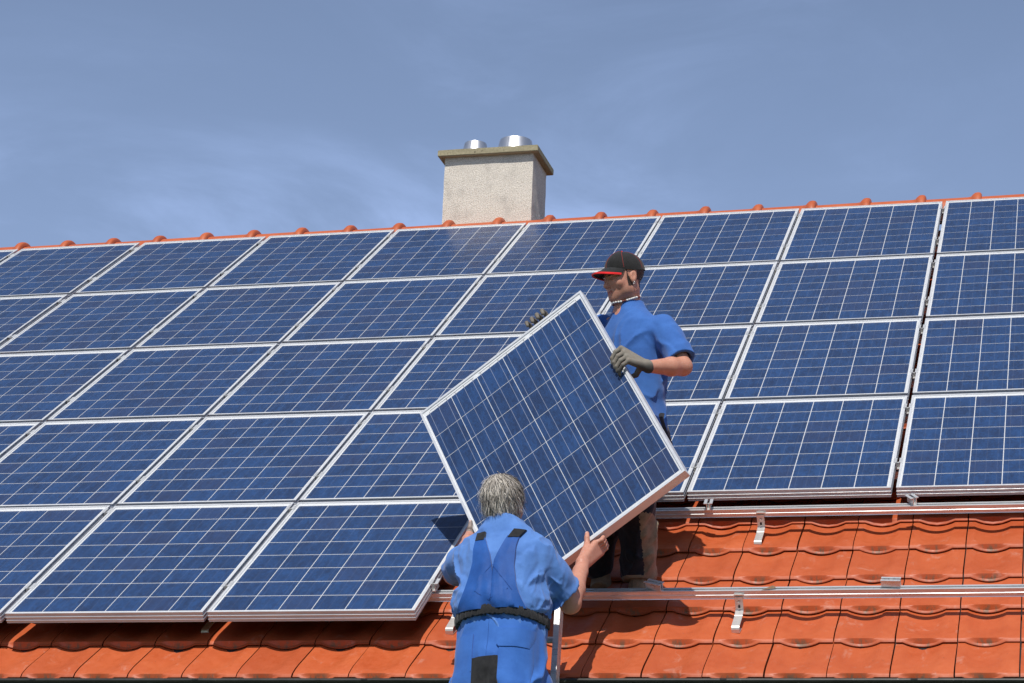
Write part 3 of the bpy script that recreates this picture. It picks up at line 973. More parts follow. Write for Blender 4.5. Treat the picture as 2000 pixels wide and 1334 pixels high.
def head_shapes(s, c, Rr, F, U, kneck, sc=1.0):
    Rm = np.stack([Rr, F, U], 1)
    T = lambda x, y, z: c + sc * (Rr * x + F * y + U * z)
    E = lambda p, r, k, op='add': s.ell(T(*p), np.array(r) * sc, Rm, k, op)
    E((0, -.018, .040), (.0765, .097, .086), 0)
    E((0, .026, -.022), (.063, .068, .085), .035)
    E((0, .060, -.078), (.036, .034, .030), .03)
    for q in (-1, 1):
        s.ell(T(q * .048, .012, -.060), np.array((.020, .032, .026)) * sc, Rm, .03)
        E((q * .044, .060, -.020), (.020, .020, .022), .02)        # cheekbone
    E((0, .080, .022), (.052, .014, .011), .014)                   # brow
    for q in (-1, 1): s.ell(T(q * .031, .099, .002), np.array((.0155, .014, .0105)) * sc, Rm, .010, 'sub')
    for q in (-1, 1): s.ell(T(q * .031, .0775, .001), np.array((.0135, .0125, .0125)) * sc, Rm, .002)
    s.cone(T(0, .088, .010), T(0, .110, -.026), .0075 * sc, .0105 * sc, .010)
    for q in (-1, 1): s.ell(T(q * .0115, .1, -.031), np.array((.0075, .009, .0065)) * sc, Rm, .004)
    E((0, .0865, -.0535), (.0235, .0100, .0052), .006)
    E((0, .0855, -.0635), (.0205, .0100, .0055), .005)
    s.ell(T(0, .094, -.0582), np.array((.024, .010, .0011)) * sc, Rm, .002, 'sub')
    E((0, .074, -.094), (.020, .016, .014), .018)                  # chin
    for q in (-1, 1):
        tilt = np.stack([Rr, unit(F + .25 * U), unit(U - .25 * F)], 1)
        s.ell(T(q * .0765, -.006, -.004), np.array((.009, .018, .031)) * sc, tilt, .006)
        s.ell(T(q * .0860, -.002, .002), np.array((.006, .010, .018)) * sc, tilt, .004, 'sub')
    return T

def hand(s, wrist, knuck, fingers, thumb, rp=.017, rf=.0095, wr=.026, kf=.0035):
    """wrist: point; knuck: 4 knuckle points (index..little); fingers: 4 lists of 3 points; thumb: list of 3 points"""
    wrist = np.asarray(wrist, float)
    ks = [np.asarray(k_, float) for k_ in knuck]
    wdir = unit(ks[0] - ks[3])
    for i, k_ in enumerate(ks):
        s.cone(wrist + wdir * (.016 - .0107 * i), k_, rp * .92, rp * .74, .012)
    for i, (k_, fs) in enumerate(zip(ks, fingers)):
        r = rf * (1.0, 1.04, 1.0, .87)[i]
        pts = [k_] + [np.asarray(q, float) for q in fs]
        s.chain(pts, [r * 1.12, r * 1.02, r * .93, r * .80], kf, .003)
    tb = [np.asarray(q, float) for q in thumb]
    s.chain([wrist + wdir * .018] + tb, [rp * .95, rf * 1.35, rf * 1.15, rf * .95], .012, .004)

npv = lambda v: np.array(v, float)
hA, hB, hN = npv(HA), npv(HB), npv(HN)
hp = lambda a, b, n=0.0: npv(HO) + hA * (a * HC) + hB * (b * HC) + hN * n
RE, TE, LE, BE = 6 + MS / CELL, -MT / CELL, -MS / CELL, 8 + MBOT / CELL   # held panel's edges, in cells

def sleeve(sol, a, b, ra, rb, hem, d, k):
    a, b, hem = (np.asarray(q, float) for q in (a, b, hem)); ab = b - a; L2 = ab @ ab
    def fn(p):
        t = np.clip(((p - a) @ ab) / L2, 0, 1.3)
        return np.maximum(np.linalg.norm(p - (a + t[:, None] * ab), axis=1) - (ra + (rb - ra) * t), (p - hem) @ d)
    return sol.put(fn, (a + b) / 2, math.sqrt(L2) / 2 + .11, k)

# ================= the man in the black cap
yroot = empty('person', tuple(P(1215, 1165, .52)))
tag(yroot, 'man in a black cap with red brim edge and blue t-shirt, standing on the roof', 'person')
bpy.context.view_layer.update()
YF = unit(A(-.62, -.78, 0)); YRr, YFw, YU = basis(YF, A(0, 0, 1))      # torso facing
neck0 = P(1228, 591, .52)
shL, shR = P(1297, 640, .44), P(1176, 640, .60)
elL, wrL = P(1334, 716, .36), P(1266, 716, .19)
elR = P(1118, 716, .62)
wrR = hp(4.55, TE - .25, .12)
hipc = P(1240, 842, .53)
# ---- body: head, neck, arms and a slim core, one surface
yb = Solid()
HFw = unit(A(-.70, -.66, -.27)); hR, hF, hU = basis(HFw, A(-.02, -.10, 1))
hc = P(1218, 545, .47)
HT = head_shapes(yb, hc, hR, hF, hU, .02, 1.0)
yb.cone(hc - hU * .055 - hF * .020, neck0 - A(0, 0, .03), .051, .056, .03)
yb.cone(neck0 - A(0, 0, .08), hipc + A(0, 0, .05), .080, .095, .04)
yb.cone(neck0 - A(0, 0, .09), shL, .036, .042, .02); yb.cone(neck0 - A(0, 0, .09), shR, .036, .042, .02)
yb.chain([shL, elL], [.050, .042], .02); yb.chain([elL, elL + (wrL - elL) * .35, wrL], [.042, .043, .028], .015)
yb.chain([shR, elR], [.050, .042], .02); yb.chain([elR, elR + (wrR - elR) * .35, wrR], [.042, .043, .028], .015)
# left hand over the right edge of the lifted panel, right hand at its top edge
bL = 3.30
def grip_edge(sol, g, r):
    k = [hp(RE + .20, bL - .36 + i * .20, .004 - .003 * abs(i - 1.5)) - hN * .022 for i in range(4)]
    f = [[hp(RE + .02, bL - .33 + i * .205, -.031), hp(RE - .17, bL - .24 + i * .195, -.026), hp(RE - .24, bL - .13 + i * .185, -.014)] for i in range(4)]
    th = [hp(RE + .34, bL + .30, .045), hp(RE + .10, bL + .34, .062), hp(RE - .08, bL + .30, .058)]
    hand(sol, wrL, k, f, th, .017 * g, .0098 * g)
aR = 4.42
def grip_top(sol, g, r):
    k = [hp(aR + .36 - i * .20, TE - .24, .060) for i in range(4)]
    f = [[hp(aR + .37 - i * .20, TE - .34, .022), hp(aR + .37 - i * .20, TE - .27, -.010), hp(aR + .36 - i * .20, TE - .10, -.016)] for i in range(4)]
    th = [hp(aR + .50, TE - .10, .085), hp(aR + .60, TE + .06, .075), hp(aR + .62, TE + .18, .065)]
    hand(sol, wrR, k, f, th, .017 * g, .0098 * g)
grip_edge(yb, .93, 0); grip_top(yb, .93, 0)
def ycol(v, n):
    c = np.tile(A(.54, .262, .178), (len(v), 1))
    q = v - hc; x, y, z = q @ hR, q @ hF, q @ hU
    # stubble on jaw and upper lip, short hair at temples and nape
    st = np.clip((-z - .020) / .03, 0, 1) * np.clip((y + .01) / .03, 0, 1) * (z > -.14)
    st = np.clip(st, 0, 1) * (1 - np.clip(1 - np.abs(z + .058) / .010, 0, 1) * (np.abs(x) < .022))
    c = c * (1 - .33 * st[:, None]) + A(.13, .075, .055) * (.33 * st[:, None])
    lips = (np.abs(z + .0585) < .009) & (np.abs(x) < .021) & (y > .082)
    c[lips] = A(.34, .115, .085)
    hair = ((z > -.022) & (y < .020) & (z > -.01 + .25 * y)) | ((z > -.055) & (y < -.045))
    ear = (np.abs(x) > .071) & (y > -.03) & (y < .02)
    side = (np.abs(x) > .060) & (y > .0) & (y < .026) & (z > -.045)
    c[(hair | side) & ~ear & (z < .12)] = A(.035, .022, .016)
    brow = (np.abs(z - .0225 + .10 * np.abs(np.abs(x) - .03)) < .0045) & (np.abs(np.abs(x) - .030) < .019) & (y > .06)
    c[brow] = A(.045, .028, .020)
    eye = ((np.abs(x) - .031) ** 2 / .012 ** 2 + (z + .0005) ** 2 / .0028 ** 2 < 1) & (y > .075)
    c[eye] = A(.05, .035, .03)
    ck = np.exp(-((np.abs(x) - .042) ** 2 + (z + .02) ** 2) / .0006) * (y > .03)
    c = c * (1 - .3 * ck[:, None]) + A(.56, .20, .13) * (.3 * ck[:, None])
    return np.clip(c, 0, 1)
solid_obj('body', yb, .0036, M['skin'], yroot, ycol)

# ---- gloves
def glove_col(palm_dir):
    def f(v, n):
        r = np.sin(v[:, 0] * 900) * np.sin(v[:, 1] * 800) * np.sin(v[:, 2] * 850)
        base = A(.205, .188, .155); dark = A(.045, .043, .038)
        w = np.clip(.5 + palm_dir(v), 0, 1)[:, None]
        return np.clip(base * (1 - w) + dark * w + r[:, None] * .01, 0, 1)
    return f
gl = Solid(); grip_edge(gl, 1.13, 0); gl.cone(wrL - unit(wrL - elL) * .0, wrL - unit(wrL - elL) * .045, .030, .0335, .012)
gl.plane(wrL - unit(wrL - elL) * .006, -unit(wrL - elL))
solid_obj('glove', gl, .0026, M['glove'], yroot, glove_col(lambda v: (((v - hp(RE + .2, bL)) @ hB) - .050) / .03 - .1 + ((v - hp(RE, bL)) @ hA < .0) * .35 - 9 * np.maximum((v - hp(RE, bL)) @ hA - .07, 0)))
gr = Solid(); grip_top(gr, 1.13, 0); gr.cone(wrR, wrR - unit(wrR - elR) * .06, .030, .034, .012); gr.plane(wrR - unit(wrR - elR) * .05, -unit(wrR - elR))
solid_obj('glove', gr, .0028, M['glove'], yroot, glove_col(lambda v: -.25 + 0 * v[:, 0]))

# ---- t-shirt
ys = Solid()
tz = neck0 - A(0, 0, .02); hgt = np.linalg.norm(tz - hipc)
TZ = unit(tz - hipc); TX = unit(np.cross(TZ, -YFw)); TX = TX if TX @ A(1, 0, 0) > 0 else -TX; TY = np.cross(TZ, TX)
ys.loft([(-.04, 0, 0, .176, .128), (.03, 0, 0, .172, .122), (.12, 0, 0, .163, .118), (.24, 0, 0, .172, .124), (.36, .0, 0, .186, .130), (.44, 0, 0, .188, .120), (.505, 0, .0, .168, .100), (.555, 0, .0, .120, .084), (.59, 0, 0, .086, .075), (.618, 0, 0, .070, .070), (.630, 0, 0, .066, .068)], TX, TY, TZ, hipc, .03, 2.3)
ys.cone(shL + A(-.01, .0, -.005), shL + (elL - shL) * .40, .066, .066, .035)
slL = shL + (elL - shL) * .80
dL = unit(elL - shL); hemc = slL + dL * .012
sleeve(ys, shL + (elL - shL) * .30, slL, .066, .071, hemc, dL, .02)
dR = unit(elR - shR); hemR = shR + dR * .20
sleeve(ys, shR, shR + (elR - shR) * .8, .066, .068, hemR, dR, .035)
ys.plane(slL + (elL - shL) * .10 + A(0, 0, 0), unit(elL - shL) * 1.0) if False else None
dL = unit(elL - shL); hemc = slL + dL * .012
def cut_sleeve(sol, c, d, r):
    sol.put(lambda p: np.maximum(-((p - c) @ d), np.linalg.norm(p - c, axis=1) - r), c, r, .002, 'sub')
ys.cone(hemc - dL * .03, hemc + dL * .05, .050, .062, .003, 'sub')
dR = unit(elR - shR); hemR = shR + dR * .20
ys.ell(neck0 + A(0, 0, .054) + YFw * .040, (.064, .080, .072), None, .004, 'sub')
fy = folds(3, .026, 1.1, ((.8, .3, 1), (.9, .2, -1), (.2, .3, 1)))
def ydisp(p):
    z = (p - hipc) @ TZ
    w = .35 + .65 * np.clip(1.2 - np.abs(z - .12) / .30, 0, 1) + .5 * np.exp(-((p - (shL + A(-.04, -.03, -.10))) ** 2).sum(1) / .006)
    return fy(p) * w
ys.disp = ydisp
solid_obj('tshirt', ys, .0046, M['tshirt_blue'], yroot, relaxed=6)
cc = neck0 + A(0, 0, .0)
# sleeve hem
def ring(name, c, d, r, rt, mat, parent, sq=1.0, n=28):
    d = unit(d); a = unit(np.cross(d, A(.1, .2, 1))); b = np.cross(d, a)
    m = MB().tube([c + a * math.cos(t) * r + b * math.sin(t) * r * sq for t in np.linspace(0, 2 * math.pi, n)], rt, 6, False)
    o = m.build(name, mat, None, 60); return person_part(o, parent)
# bead necklace
nk = MB(); nk2 = MB()
def round_neck(n, c, zf, gap, body, shirt, ax=A(0, 0, 1)):
    out_ = []
    for i in range(n):
        a = 2 * math.pi * i / n
        d_ = YRr * math.cos(a) + YFw * math.sin(a)
        o_ = c + YFw * .02 + ax * zf(a)
        t = np.linspace(.02, .14, 61); p = o_ + t[:, None] * d_
        e = body.eval(p)
        if shirt is not None: e = np.minimum(e, shirt.eval(p))
        k = int(np.argmax(e > gap)); out_.append(o_ + d_ * t[k])
    q = np.array(out_)
    for _ in range(2): q = (np.roll(q, 1, 0) + 2 * q + np.roll(q, -1, 0)) / 4
    return q
nkp = round_neck(44, cc, lambda a: .004 - .030 * math.sin(a), .003, yb, ys)
for i in range(44):
    t_ = unit(nkp[(i + 1) % 44] - nkp[i - 1]); c_ = nkp[i]
    m_ = nk2 if i % 8 in (0, 1) else nk
    m_.tube([c_ - t_ * .0050, c_ - t_ * .0038, c_ + t_ * .0038, c_ + t_ * .0050], [.0030, .0048, .0048, .0030], 8)
o = nk.build('necklace', M['bead_white'], None, 60); person_part(o, yroot)
o2 = nk2.build('brown_beads', M['bead_brown'], None, 60); o2.parent = o
# earring
er = HT(.078, .004, -.034) if (HT(.078, 0, 0) - hc) @ A(1, 0, 0) > 0 else HT(-.078, .004, -.034)
eo = ring('earring', er + A(.006, -.004, 0), hF, .006, .0014, M['steel'], yroot)

# ---- cap
def shell_cap():
    v, f = [], []
    nu, nv = 36, 14
    cap_c = HT(0, -.016, .045)
    for j in range(nv + 1):
        th = (j / nv) * math.radians(94)
        for i in range(nu):
            a = 2 * math.pi * i / nu
            x, y, z = math.sin(th) * math.cos(a), math.sin(th) * math.sin(a), math.cos(th)
            # seams between six panels sit slightly lower
            seam = .0016 * math.exp(-((((a / (math.pi / 3)) + .5) % 1 - .5) * 9) ** 2) * math.sin(th)
            lift = .008 * max(0, math.sin(a)) * math.cos(th)
            v.append(cap_c + hR * x * (.0835 - seam) + hF * y * (.104 - seam) + hU * (z * (.096) - .012 + lift + .020 * max(0, y) * (1 - z)))
    for j in range(nv):
        for i in range(nu):
            f.append((j*nu+i, j*nu+(i+1)%nu, (j+1)*nu+(i+1)%nu, (j+1)*nu+i))
    # inner turn
    s0 = len(v)
    for i in range(nu):
        a = 2 * math.pi * i / nu
        v.append(cap_c + hR * math.cos(a) * .079 + hF * math.sin(a) * .099 + hU * (-.010 + .020 * max(0, math.sin(a))))
    for i in range(nu): f.append((nv*nu+i, nv*nu+(i+1)%nu, s0+(i+1)%nu, s0+i))
    return v, f, cap_c
cv, cf, cap_c = shell_cap()
cap_o = MB().addm(cv, cf).build('cap', M['cap_black'], None, 50); person_part(cap_o, yroot)
def brim(r0, r1, dz, th):
    mb = MB(); v, f = [], []
    na, nr = 24, 6
    for side in (0, 1):
        for j in range(nr + 1):
            q = j / nr
            for i in range(na + 1):
                a = math.radians(28 + 124 * i / na)
                s_ = math.cos(a)
                ext = .072 * (1 - abs(s_) ** 3.0) + .006
                t = r0 + (r1 - r0) * q
                x = math.cos(a) * (.0825 + .004 * t)
                y = math.sin(a) * .102 + ext * t
                z = -.012 + .022 * math.sin(a) - .014 * (x / .08) ** 2 - .014 * t + dz - side * th + .006 * (1 - t)
                v.append(cap_c + hR * x + hF * y + hU * z)
    n1_ = (nr + 1) * (na + 1)
    for side in (0, 1):
        for j in range(nr):
            for i in range(na):
                a = side * n1_ + j * (na + 1) + i
                f.append((a, a + 1, a + na + 2, a + na + 1))
    for i in range(na):
        for j in (0, nr):
            a = j * (na + 1) + i; f.append((a, a + 1, n1_ + a + 1, n1_ + a))
    for j in range(nr):
        for i in (0, na):
            a = j * (na + 1) + i; f.append((a, a + na + 1, n1_ + a + na + 1, n1_ + a))
    return mb.addm(v, f)
b_ = brim(0, .93, 0, .0035).build('brim', M['cap_black'], None, 50); b_.parent = cap_o
b_ = brim(.90, 1.04, .0012, .0062).build('brim_edge', M['cap_red'], None, 50); b_.parent = cap_o
st = MB()
for a0 in (90, 30, 150, -30, 210, 270):
    pp_ = []
    for j in range(1, 14):
        th = j / 13 * math.radians(88); a = math.radians(a0)
        x, y, z = math.sin(th) * math.cos(a), math.sin(th) * math.sin(a), math.cos(th)
        lift = .008 * max(0, math.sin(a)) * math.cos(th)
        pp_.append(cap_c + hR * x * .0836 + hF * y * .1042 + hU * (z * .0965 - .012 + lift + .020 * max(0, y) * (1 - z)))
    st.tube(pp_, .0009, 5, False)
b_ = st.build('stitching', M['stitch']); b_.parent = cap_o
b_ = MB().tube([cap_c + hU * .083, cap_c + hU * .091], [.007, .005], 10).build('button', M['cap_red'], None, 50); b_.parent = cap_o

# ---- trousers and boots
ftL, ftR = P(1246, 1120, .56), P(1166, 1112, .62)
tl = Solid()
hL_, hR_ = P(1262, 862, .48), P(1216, 862, .58)
knL, knR = P(1246, 985, .40), P(1180, 975, .48)
tl.loft([(-.10, 0, 0, .172, .125), (.0, 0, 0, .168, .122), (.07, 0, 0, .158, .112)], TX, TY, A(0, 0, 1), P(1240, 842, .53), .03)
tl.chain([hL_, knL, ftL + A(0, 0, .02)], [.098, .080, .082], .04, .03)
tl.chain([hR_, knR, ftR + A(0, 0, .03)], [.098, .080, .080], .04, .03)
tl.plane(ftL + A(0, 0, -.035), A(0, 0, -1))
fz = folds(9, .020, 1.1); tl.disp = fz
def tmat(c):
    # khaki outer panels, dark centre
    left = (c[:, 0] > (ftL[0] + .045)) & (c[:, 2] < P(1246, 1016, .5)[2])
    cuff = c[:, 2] < P(1246, 1124, .5)[2]
    return np.where(left | cuff, 1, 0)
solid_obj('trousers', tl, .006, None, yroot, None, [M['navy_trouser'], M['khaki']], tmat)
for nm, ft, d in (('boot', P(1243, 1150, .50), A(-.10, -1, -.62)), ('boot', P(1168, 1138, .58), A(.10, -1, -.55))):
    b = Solid(); d = unit(d)
    b.cone(ft + A(0, .06, .07), ft + A(0, .05, .01), .044, .042, .02)
    b.cone(ft + A(0, .05, -.015), ft + d * .16 + A(0, .03, -.008), .042, .034, .03)
    b.cone(ft + d * .12 + A(.008, .03, -.008), ft + d * .215 + A(0, .03, -.012), .038, .028, .02)
    b.plane(ft + A(0, .05, -.052), A(0, -.574, -.819), .006)
    b.disp = folds(5, .008, .5)
    solid_obj(nm, b, .005, M['boot'], yroot)

# ================= the grey haired man
oroot = empty('person', tuple(P(980, 1500, -.70)))
tag(oroot, 'grey haired man seen from behind in a blue work shirt and bib trousers', 'person')
bpy.context.view_layer.update()
osL, osR = P(919, 1083, -.54), P(1062, 1086, -.56)
oeL, owL = P(886, 1122, -.27), P(914, 1058, .0)
oeR, owR = P(1114, 1178, -.43), P(1138, 1102, -.235)
on0 = P(985, 1028, -.55); ohip = P(978, 1265, -.62)
ob = Solid()
oF = unit(A(.10, .98, -.02)); oRr, oFw, oU = basis(oF, A(-.01, -.06, 1))
ohc = P(983, 988, -.52)
OT = head_shapes(ob, ohc, oRr, oFw, oU, .02, 1.0)
ob.cone(ohc - oU * .055 - oFw * .020, on0 - A(0, 0, .04), .055, .058, .03)
ob.cone(on0 - A(0, 0, .09), ohip, .08, .10, .04)
ob.cone(on0 - A(0, 0, .10), osL, .036, .044, .02); ob.cone(on0 - A(0, 0, .10), osR, .036, .044, .02)
ob.chain([osL, oeL], [.052, .043], .02); ob.chain([oeL, oeL + (owL - oeL) * .35, owL], [.043, .044, .028], .015)
ob.chain([osR, oeR], [.052, .045], .02)
ob.chain([oeR, oeR + (owR - oeR) * .35, oeR + (owR - oeR) * .8, owR], [.043, .043, .031, .029], .015)
# right hand: thumb on the face, palm under the lower edge, fingers curled round behind it
a0 = 2.75
kR = [hp(a0 + .17 - .02 * i, BE + .20 + .02 * i, -.008 + .021 * i) for i in range(4)]
fR = [[hp(a0 + .36 - .03 * i, BE + .19, .002 + .021 * i), hp(a0 + .42 - .03 * i, BE + .08, .014 + .019 * i), hp(a0 + .31, BE + .075, .018 + .018 * i)] for i in range(4)]
thR = [hp(a0 - .03, BE + .09, -.015), hp(a0 + .06, BE - .08, -.020), hp(a0 + .11, BE - .22, -.016)]
hand(ob, owR, kR, fR, thR, .019, .0100)
# left hand: thumb on the face at the left edge, fingers behind
b0 = 4.95
kL = [hp(LE - .20, b0 - .30 + .17 * i, .055) for i in range(4)]
fL = [[hp(LE - .02, b0 - .32 + .17 * i, .072), hp(LE + .18, b0 - .30 + .16 * i, .066), hp(LE + .26, b0 - .26 + .15 * i, .056)] for i in range(4)]
thL = [hp(LE - .17, b0 + .20, .010), hp(LE - .05, b0 + .05, -.012), hp(LE + .05, b0 - .10, -.015)]
hand(ob, owL, kL, fL, thL, .019, .0100)
def ocol(v, n):
    c = np.tile(A(.52, .250, .175), (len(v), 1))
    q = v - ohc; x, y, z = q @ oRr, q @ oFw, q @ oU
    scalp = (z > -.055) & (y < .055 + .3 * z) & (np.abs(x) < .0755) | ((z > .05))
    c[scalp & (z < .2)] = A(.26, .21, .18)
    q = np.exp(-((v - owR) ** 2).sum(1) / .004)[:, None] * .25
    c = c * (1 - q) + A(.60, .26, .18) * q
    nail = np.zeros(len(v), bool)
    for tip in (thR[-1], thL[-1]):
        nail |= (((v - (np.array(tip) + hB * -.003 - hN * .008)) ** 2).sum(1) < .0062 ** 2)
    c[nail] = A(.66, .40, .34)
    return c
solid_obj('body', ob, .0034, M['skin'], oroot, ocol)

# ---- hair: thousands of short tapered locks over the skull
hv, hf, hcol = [], [], []
r_ = np.random.default_rng(4)
crown = np.array([-.006, -.045, .112])
def skull(d):
    """point on the skull in direction d (head frame), slightly raised"""
    rr = np.array([.084, .103, .092]); c0 = np.array([0, -.018, .040])
    return c0 + d / np.linalg.norm(d / rr), unit((d / rr ** 2))
cnt = 0
while cnt < 9500:
    d = unit(r_.normal(size=3))
    p0, n0 = skull(d)
    if p0[2] < -.052 or (p0[1] > .045 and p0[2] < .055): continue
    if abs(p0[0]) > .066 and p0[1] > -.02 and p0[2] < .004: continue
    cnt += 1
    # whorl: locks run away from the crown and downwards
    away = p0 - crown; away -= n0 * (away @ n0)
    sw = np.cross(n0, away); t = unit(unit(away) + .25 * unit(sw + 1e-9) + r_.normal(size=3) * .30)
    Lk = r_.uniform(.026, .052) * (1.35 if p0[2] < .02 else 1.0)
    wd = r_.uniform(.0007, .0019)
    lift = r_.uniform(.10, .42)
    cl_ = vnoise((p0 * 46 + 5)[None])[0]; t = unit(t + .55 * (vnoise((p0 * 30 + 9)[None])[0] - .5) * np.cross(n0, t))
    g = float(np.clip(r_.uniform() * .75 + (cl_ - .35) * .9, 0, 1))
    base = A(.64, .60, .54) if g < .30 else (A(.46, .43, .38) if g < .56 else (A(.27, .245, .215) if g < .80 else A(.13, .115, .10)))
    if p0[2] < -.02: base = base * .8
    base = base * A(1.06, 1.03, 1.0)
    thin = np.exp(-((p0 - np.array([0, -.03, .125])) ** 2).sum() / .0012)
    if thin > .45 and r_.uniform() < .55: continue
    pt = p0.copy(); dirn = unit(t + n0 * lift)
    ws = (1, .95, .7, .12); ns = 4
    s0 = len(hv)
    sd_ = unit(np.cross(dirn, n0))
    for j in range(ns):
        w_ = wd * ws[j]
        for sg in (-1, 1):
            hv.append(pt + sd_ * w_ * sg + n0 * (.0004 if sg > 0 else 0)); hcol.append(base * (.75 + .1 * j))
        dirn = unit(dirn + np.array([0, 0, -.26]) - n0 * (.16 if p0[2] > 0 else .02) + r_.normal(size=3) * .10)
        pt = pt + dirn * Lk / (ns - 1)
        # stay outside the skull
        q = (pt - np.array([0, -.018, .040])) / np.array([.084, .103, .092])
        if q @ q < 1.03 and pt[2] > -.06: pt = pt + n0 * .0025
    for j in range(ns - 1): hf.append((s0 + 2 * j, s0 + 2 * j + 1, s0 + 2 * j + 3, s0 + 2 * j + 2))
hv = [ohc + oRr * p[0] + oFw * p[1] + oU * p[2] for p in hv]
me = mesh_from(hv, hf, 'hair'); me.materials.append(M['hair'])
at = me.color_attributes.new('Col', 'FLOAT_COLOR', 'POINT')
at.data.foreach_set('color', np.concatenate([np.array(hcol), np.ones((len(hcol), 1))], 1).astype(np.float32).ravel())
me.polygons.foreach_set('use_smooth', [True] * len(me.polygons))
hair_o = add('hair', me); person_part(hair_o, oroot); 

# ---- work shirt
ow = Solid()
oz = unit(on0 - ohip); oX = unit(np.cross(oFw, oz)); oX = oX if oX[0] > 0 else -oX; oY = np.cross(oz, oX); oY = oY if oY[1] > 0 else -oY
hg = np.linalg.norm(on0 - ohip)
ow.loft([(-.02, 0, 0, .175, .130), (.105, 0, 0, .172, .130), (.145, 0, 0, .183, .142), (.18, 0, 0, .186, .143), (.28, 0, .0, .184, .138), (.37, 0, .005, .198, .130), (.43, 0, .01, .186, .112), (.475, 0, .012, .150, .094), (.512, 0, .012, .108, .086), (.538, 0, .012, .080, .080), (.553, 0, .012, .072, .076)], oX, oY, oz, ohip, .03, 2.35)
ow.cone(osL + A(.02, 0, -.01), osL + (oeL - osL) * .40, .072, .062, .04)
dl = unit(oeL - osL); hl = osL + dl * (np.linalg.norm(oeL - osL) * .86)
sleeve(ow, osL + (oeL - osL) * .35, hl, .062, .065, hl, dl, .02)
dr = unit(oeR - osR); hr_ = osR + dr * (np.linalg.norm(oeR - osR) * .80)
ow.cone(osR + A(-.02, 0, -.01), osR + (oeR - osR) * .45, .076, .070, .04)
sleeve(ow, osR + (oeR - osR) * .35, hr_, .068, .070, hr_, dr, .02)
ow.cone(hl - dl * .03, hl + dl * .05, .052, .062, .003, 'sub'); ow.cone(hr_ - dr * .035, hr_ + dr * .05, .054, .068, .003, 'sub')
ow.ell(on0 + A(0, .050, .068), (.066, .080, .058), None, .004, 'sub')
f1 = folds(21, .030, 1.0, ((.8, 0, 1), (.9, .2, -1), (.2, .3, 1))); f2 = folds(25, .011, .62, ((.7, 0, 1), (.5, 0, -1), (.1, .3, 1)))
def odisp(p):
    z = (p - ohip) @ oz
    w = .45 + .75 * np.clip(1.1 - np.abs(z - .16) / .16, 0, 1)
    x = (p - ohip) @ oX
    w = w + .4 * np.exp(-((np.abs(x) - .17) ** 2 + (z - .36) ** 2) / .004)
    return f1(p) * w + f2(p) * w * .7
ow.disp = odisp
solid_obj('work_shirt', ow, .0042, M['workshirt_blue'], oroot, relaxed=6)
cn = MB(); pts = []
for i in range(33):
    a = 2 * math.pi * i / 32
    pts.append(on0 + A(0, .004, .010) + oX * math.cos(a) * .072 + oY * (math.sin(a) * .078 + .016) + A(0, 0, 1) * (-.022 * math.sin(a)))
cn.tube(pts, .007, 8, False); o = cn.build('collar', M['workshirt_blue'], None, 60); person_part(o, oroot)

# ---- bib: trousers with back panel, straps, waist band, pockets
def back_surface(sol, x, z, off):
    """point on the man's back at lateral x and height z (his frame), pushed out by off"""
    o_ = ohip + oX * x + oz * z
    t = np.linspace(.30, .02, 90)
    p = o_[None] - oY[None] * t[:, None]
    d = sol.eval(p)
    i = np.argmax(d < 0) if (d < 0).any() else len(t) - 1
    i = max(i, 1)
    if (d < 0).any():
        t0 = t[i - 1] + (t[i] - t[i - 1]) * (d[i - 1] / (d[i - 1] - d[i]))
    else: t0 = t[-1]
    return o_ - oY * (t0 + off)
def sheet(name, outline_l, outline_r, zs, mat, sol, off, n=12, parent=None, thick=.003):
    """cloth panel laid on the back between a left and right outline x(z)"""
    v, f = [], []
    zs = list(zs)
    XS = []
    for z in zs:
        xl, xr = outline_l(z), outline_r(z)
        for i in range(n + 1): XS.append((xl + (xr - xl) * i / n, z))
    pts = [back_surface(sol, x, z, off) for x, z in XS]
    nz = len(zs)
    G = np.array(pts).reshape(nz, n + 1, 3)
    for _ in range(5):        # cloth bridges the hollows
        G[1:-1] = np.where(((G[:-2] + G[2:]) / 2 - G[1:-1]) @ -oY[:, None] > 0, (G[:-2] + G[2:]) / 2, G[1:-1])
    v = [tuple(p) for p in G.reshape(-1, 3)]
    m = len(v)
    v += [tuple(p + oY * (off + thick)) for p in G.reshape(-1, 3)]
    for j in range(nz - 1):
        for i in range(n):
            a = j * (n + 1) + i
            f.append((a, a + 1, a + n + 2, a + n + 1)); f.append((m + a, m + a + n + 1, m + a + n + 2, m + a + 1))
    for i in range(n):
        for j in (0, nz - 1):
            a = j * (n + 1) + i; f.append((a, a + 1, m + a + 1, m + a))
    for j in range(nz - 1):
        for i in (0, n):
            a = j * (n + 1) + i; f.append((a, a + n + 1, m + a + n + 1, m + a))
    o = MB().addm(v, f).build(name, mat, None, 50)
    return person_part(o, parent or oroot)
I = lambda z, zs, xs: float(np.interp(z, zs, xs))
S2 = 1 / 465.0
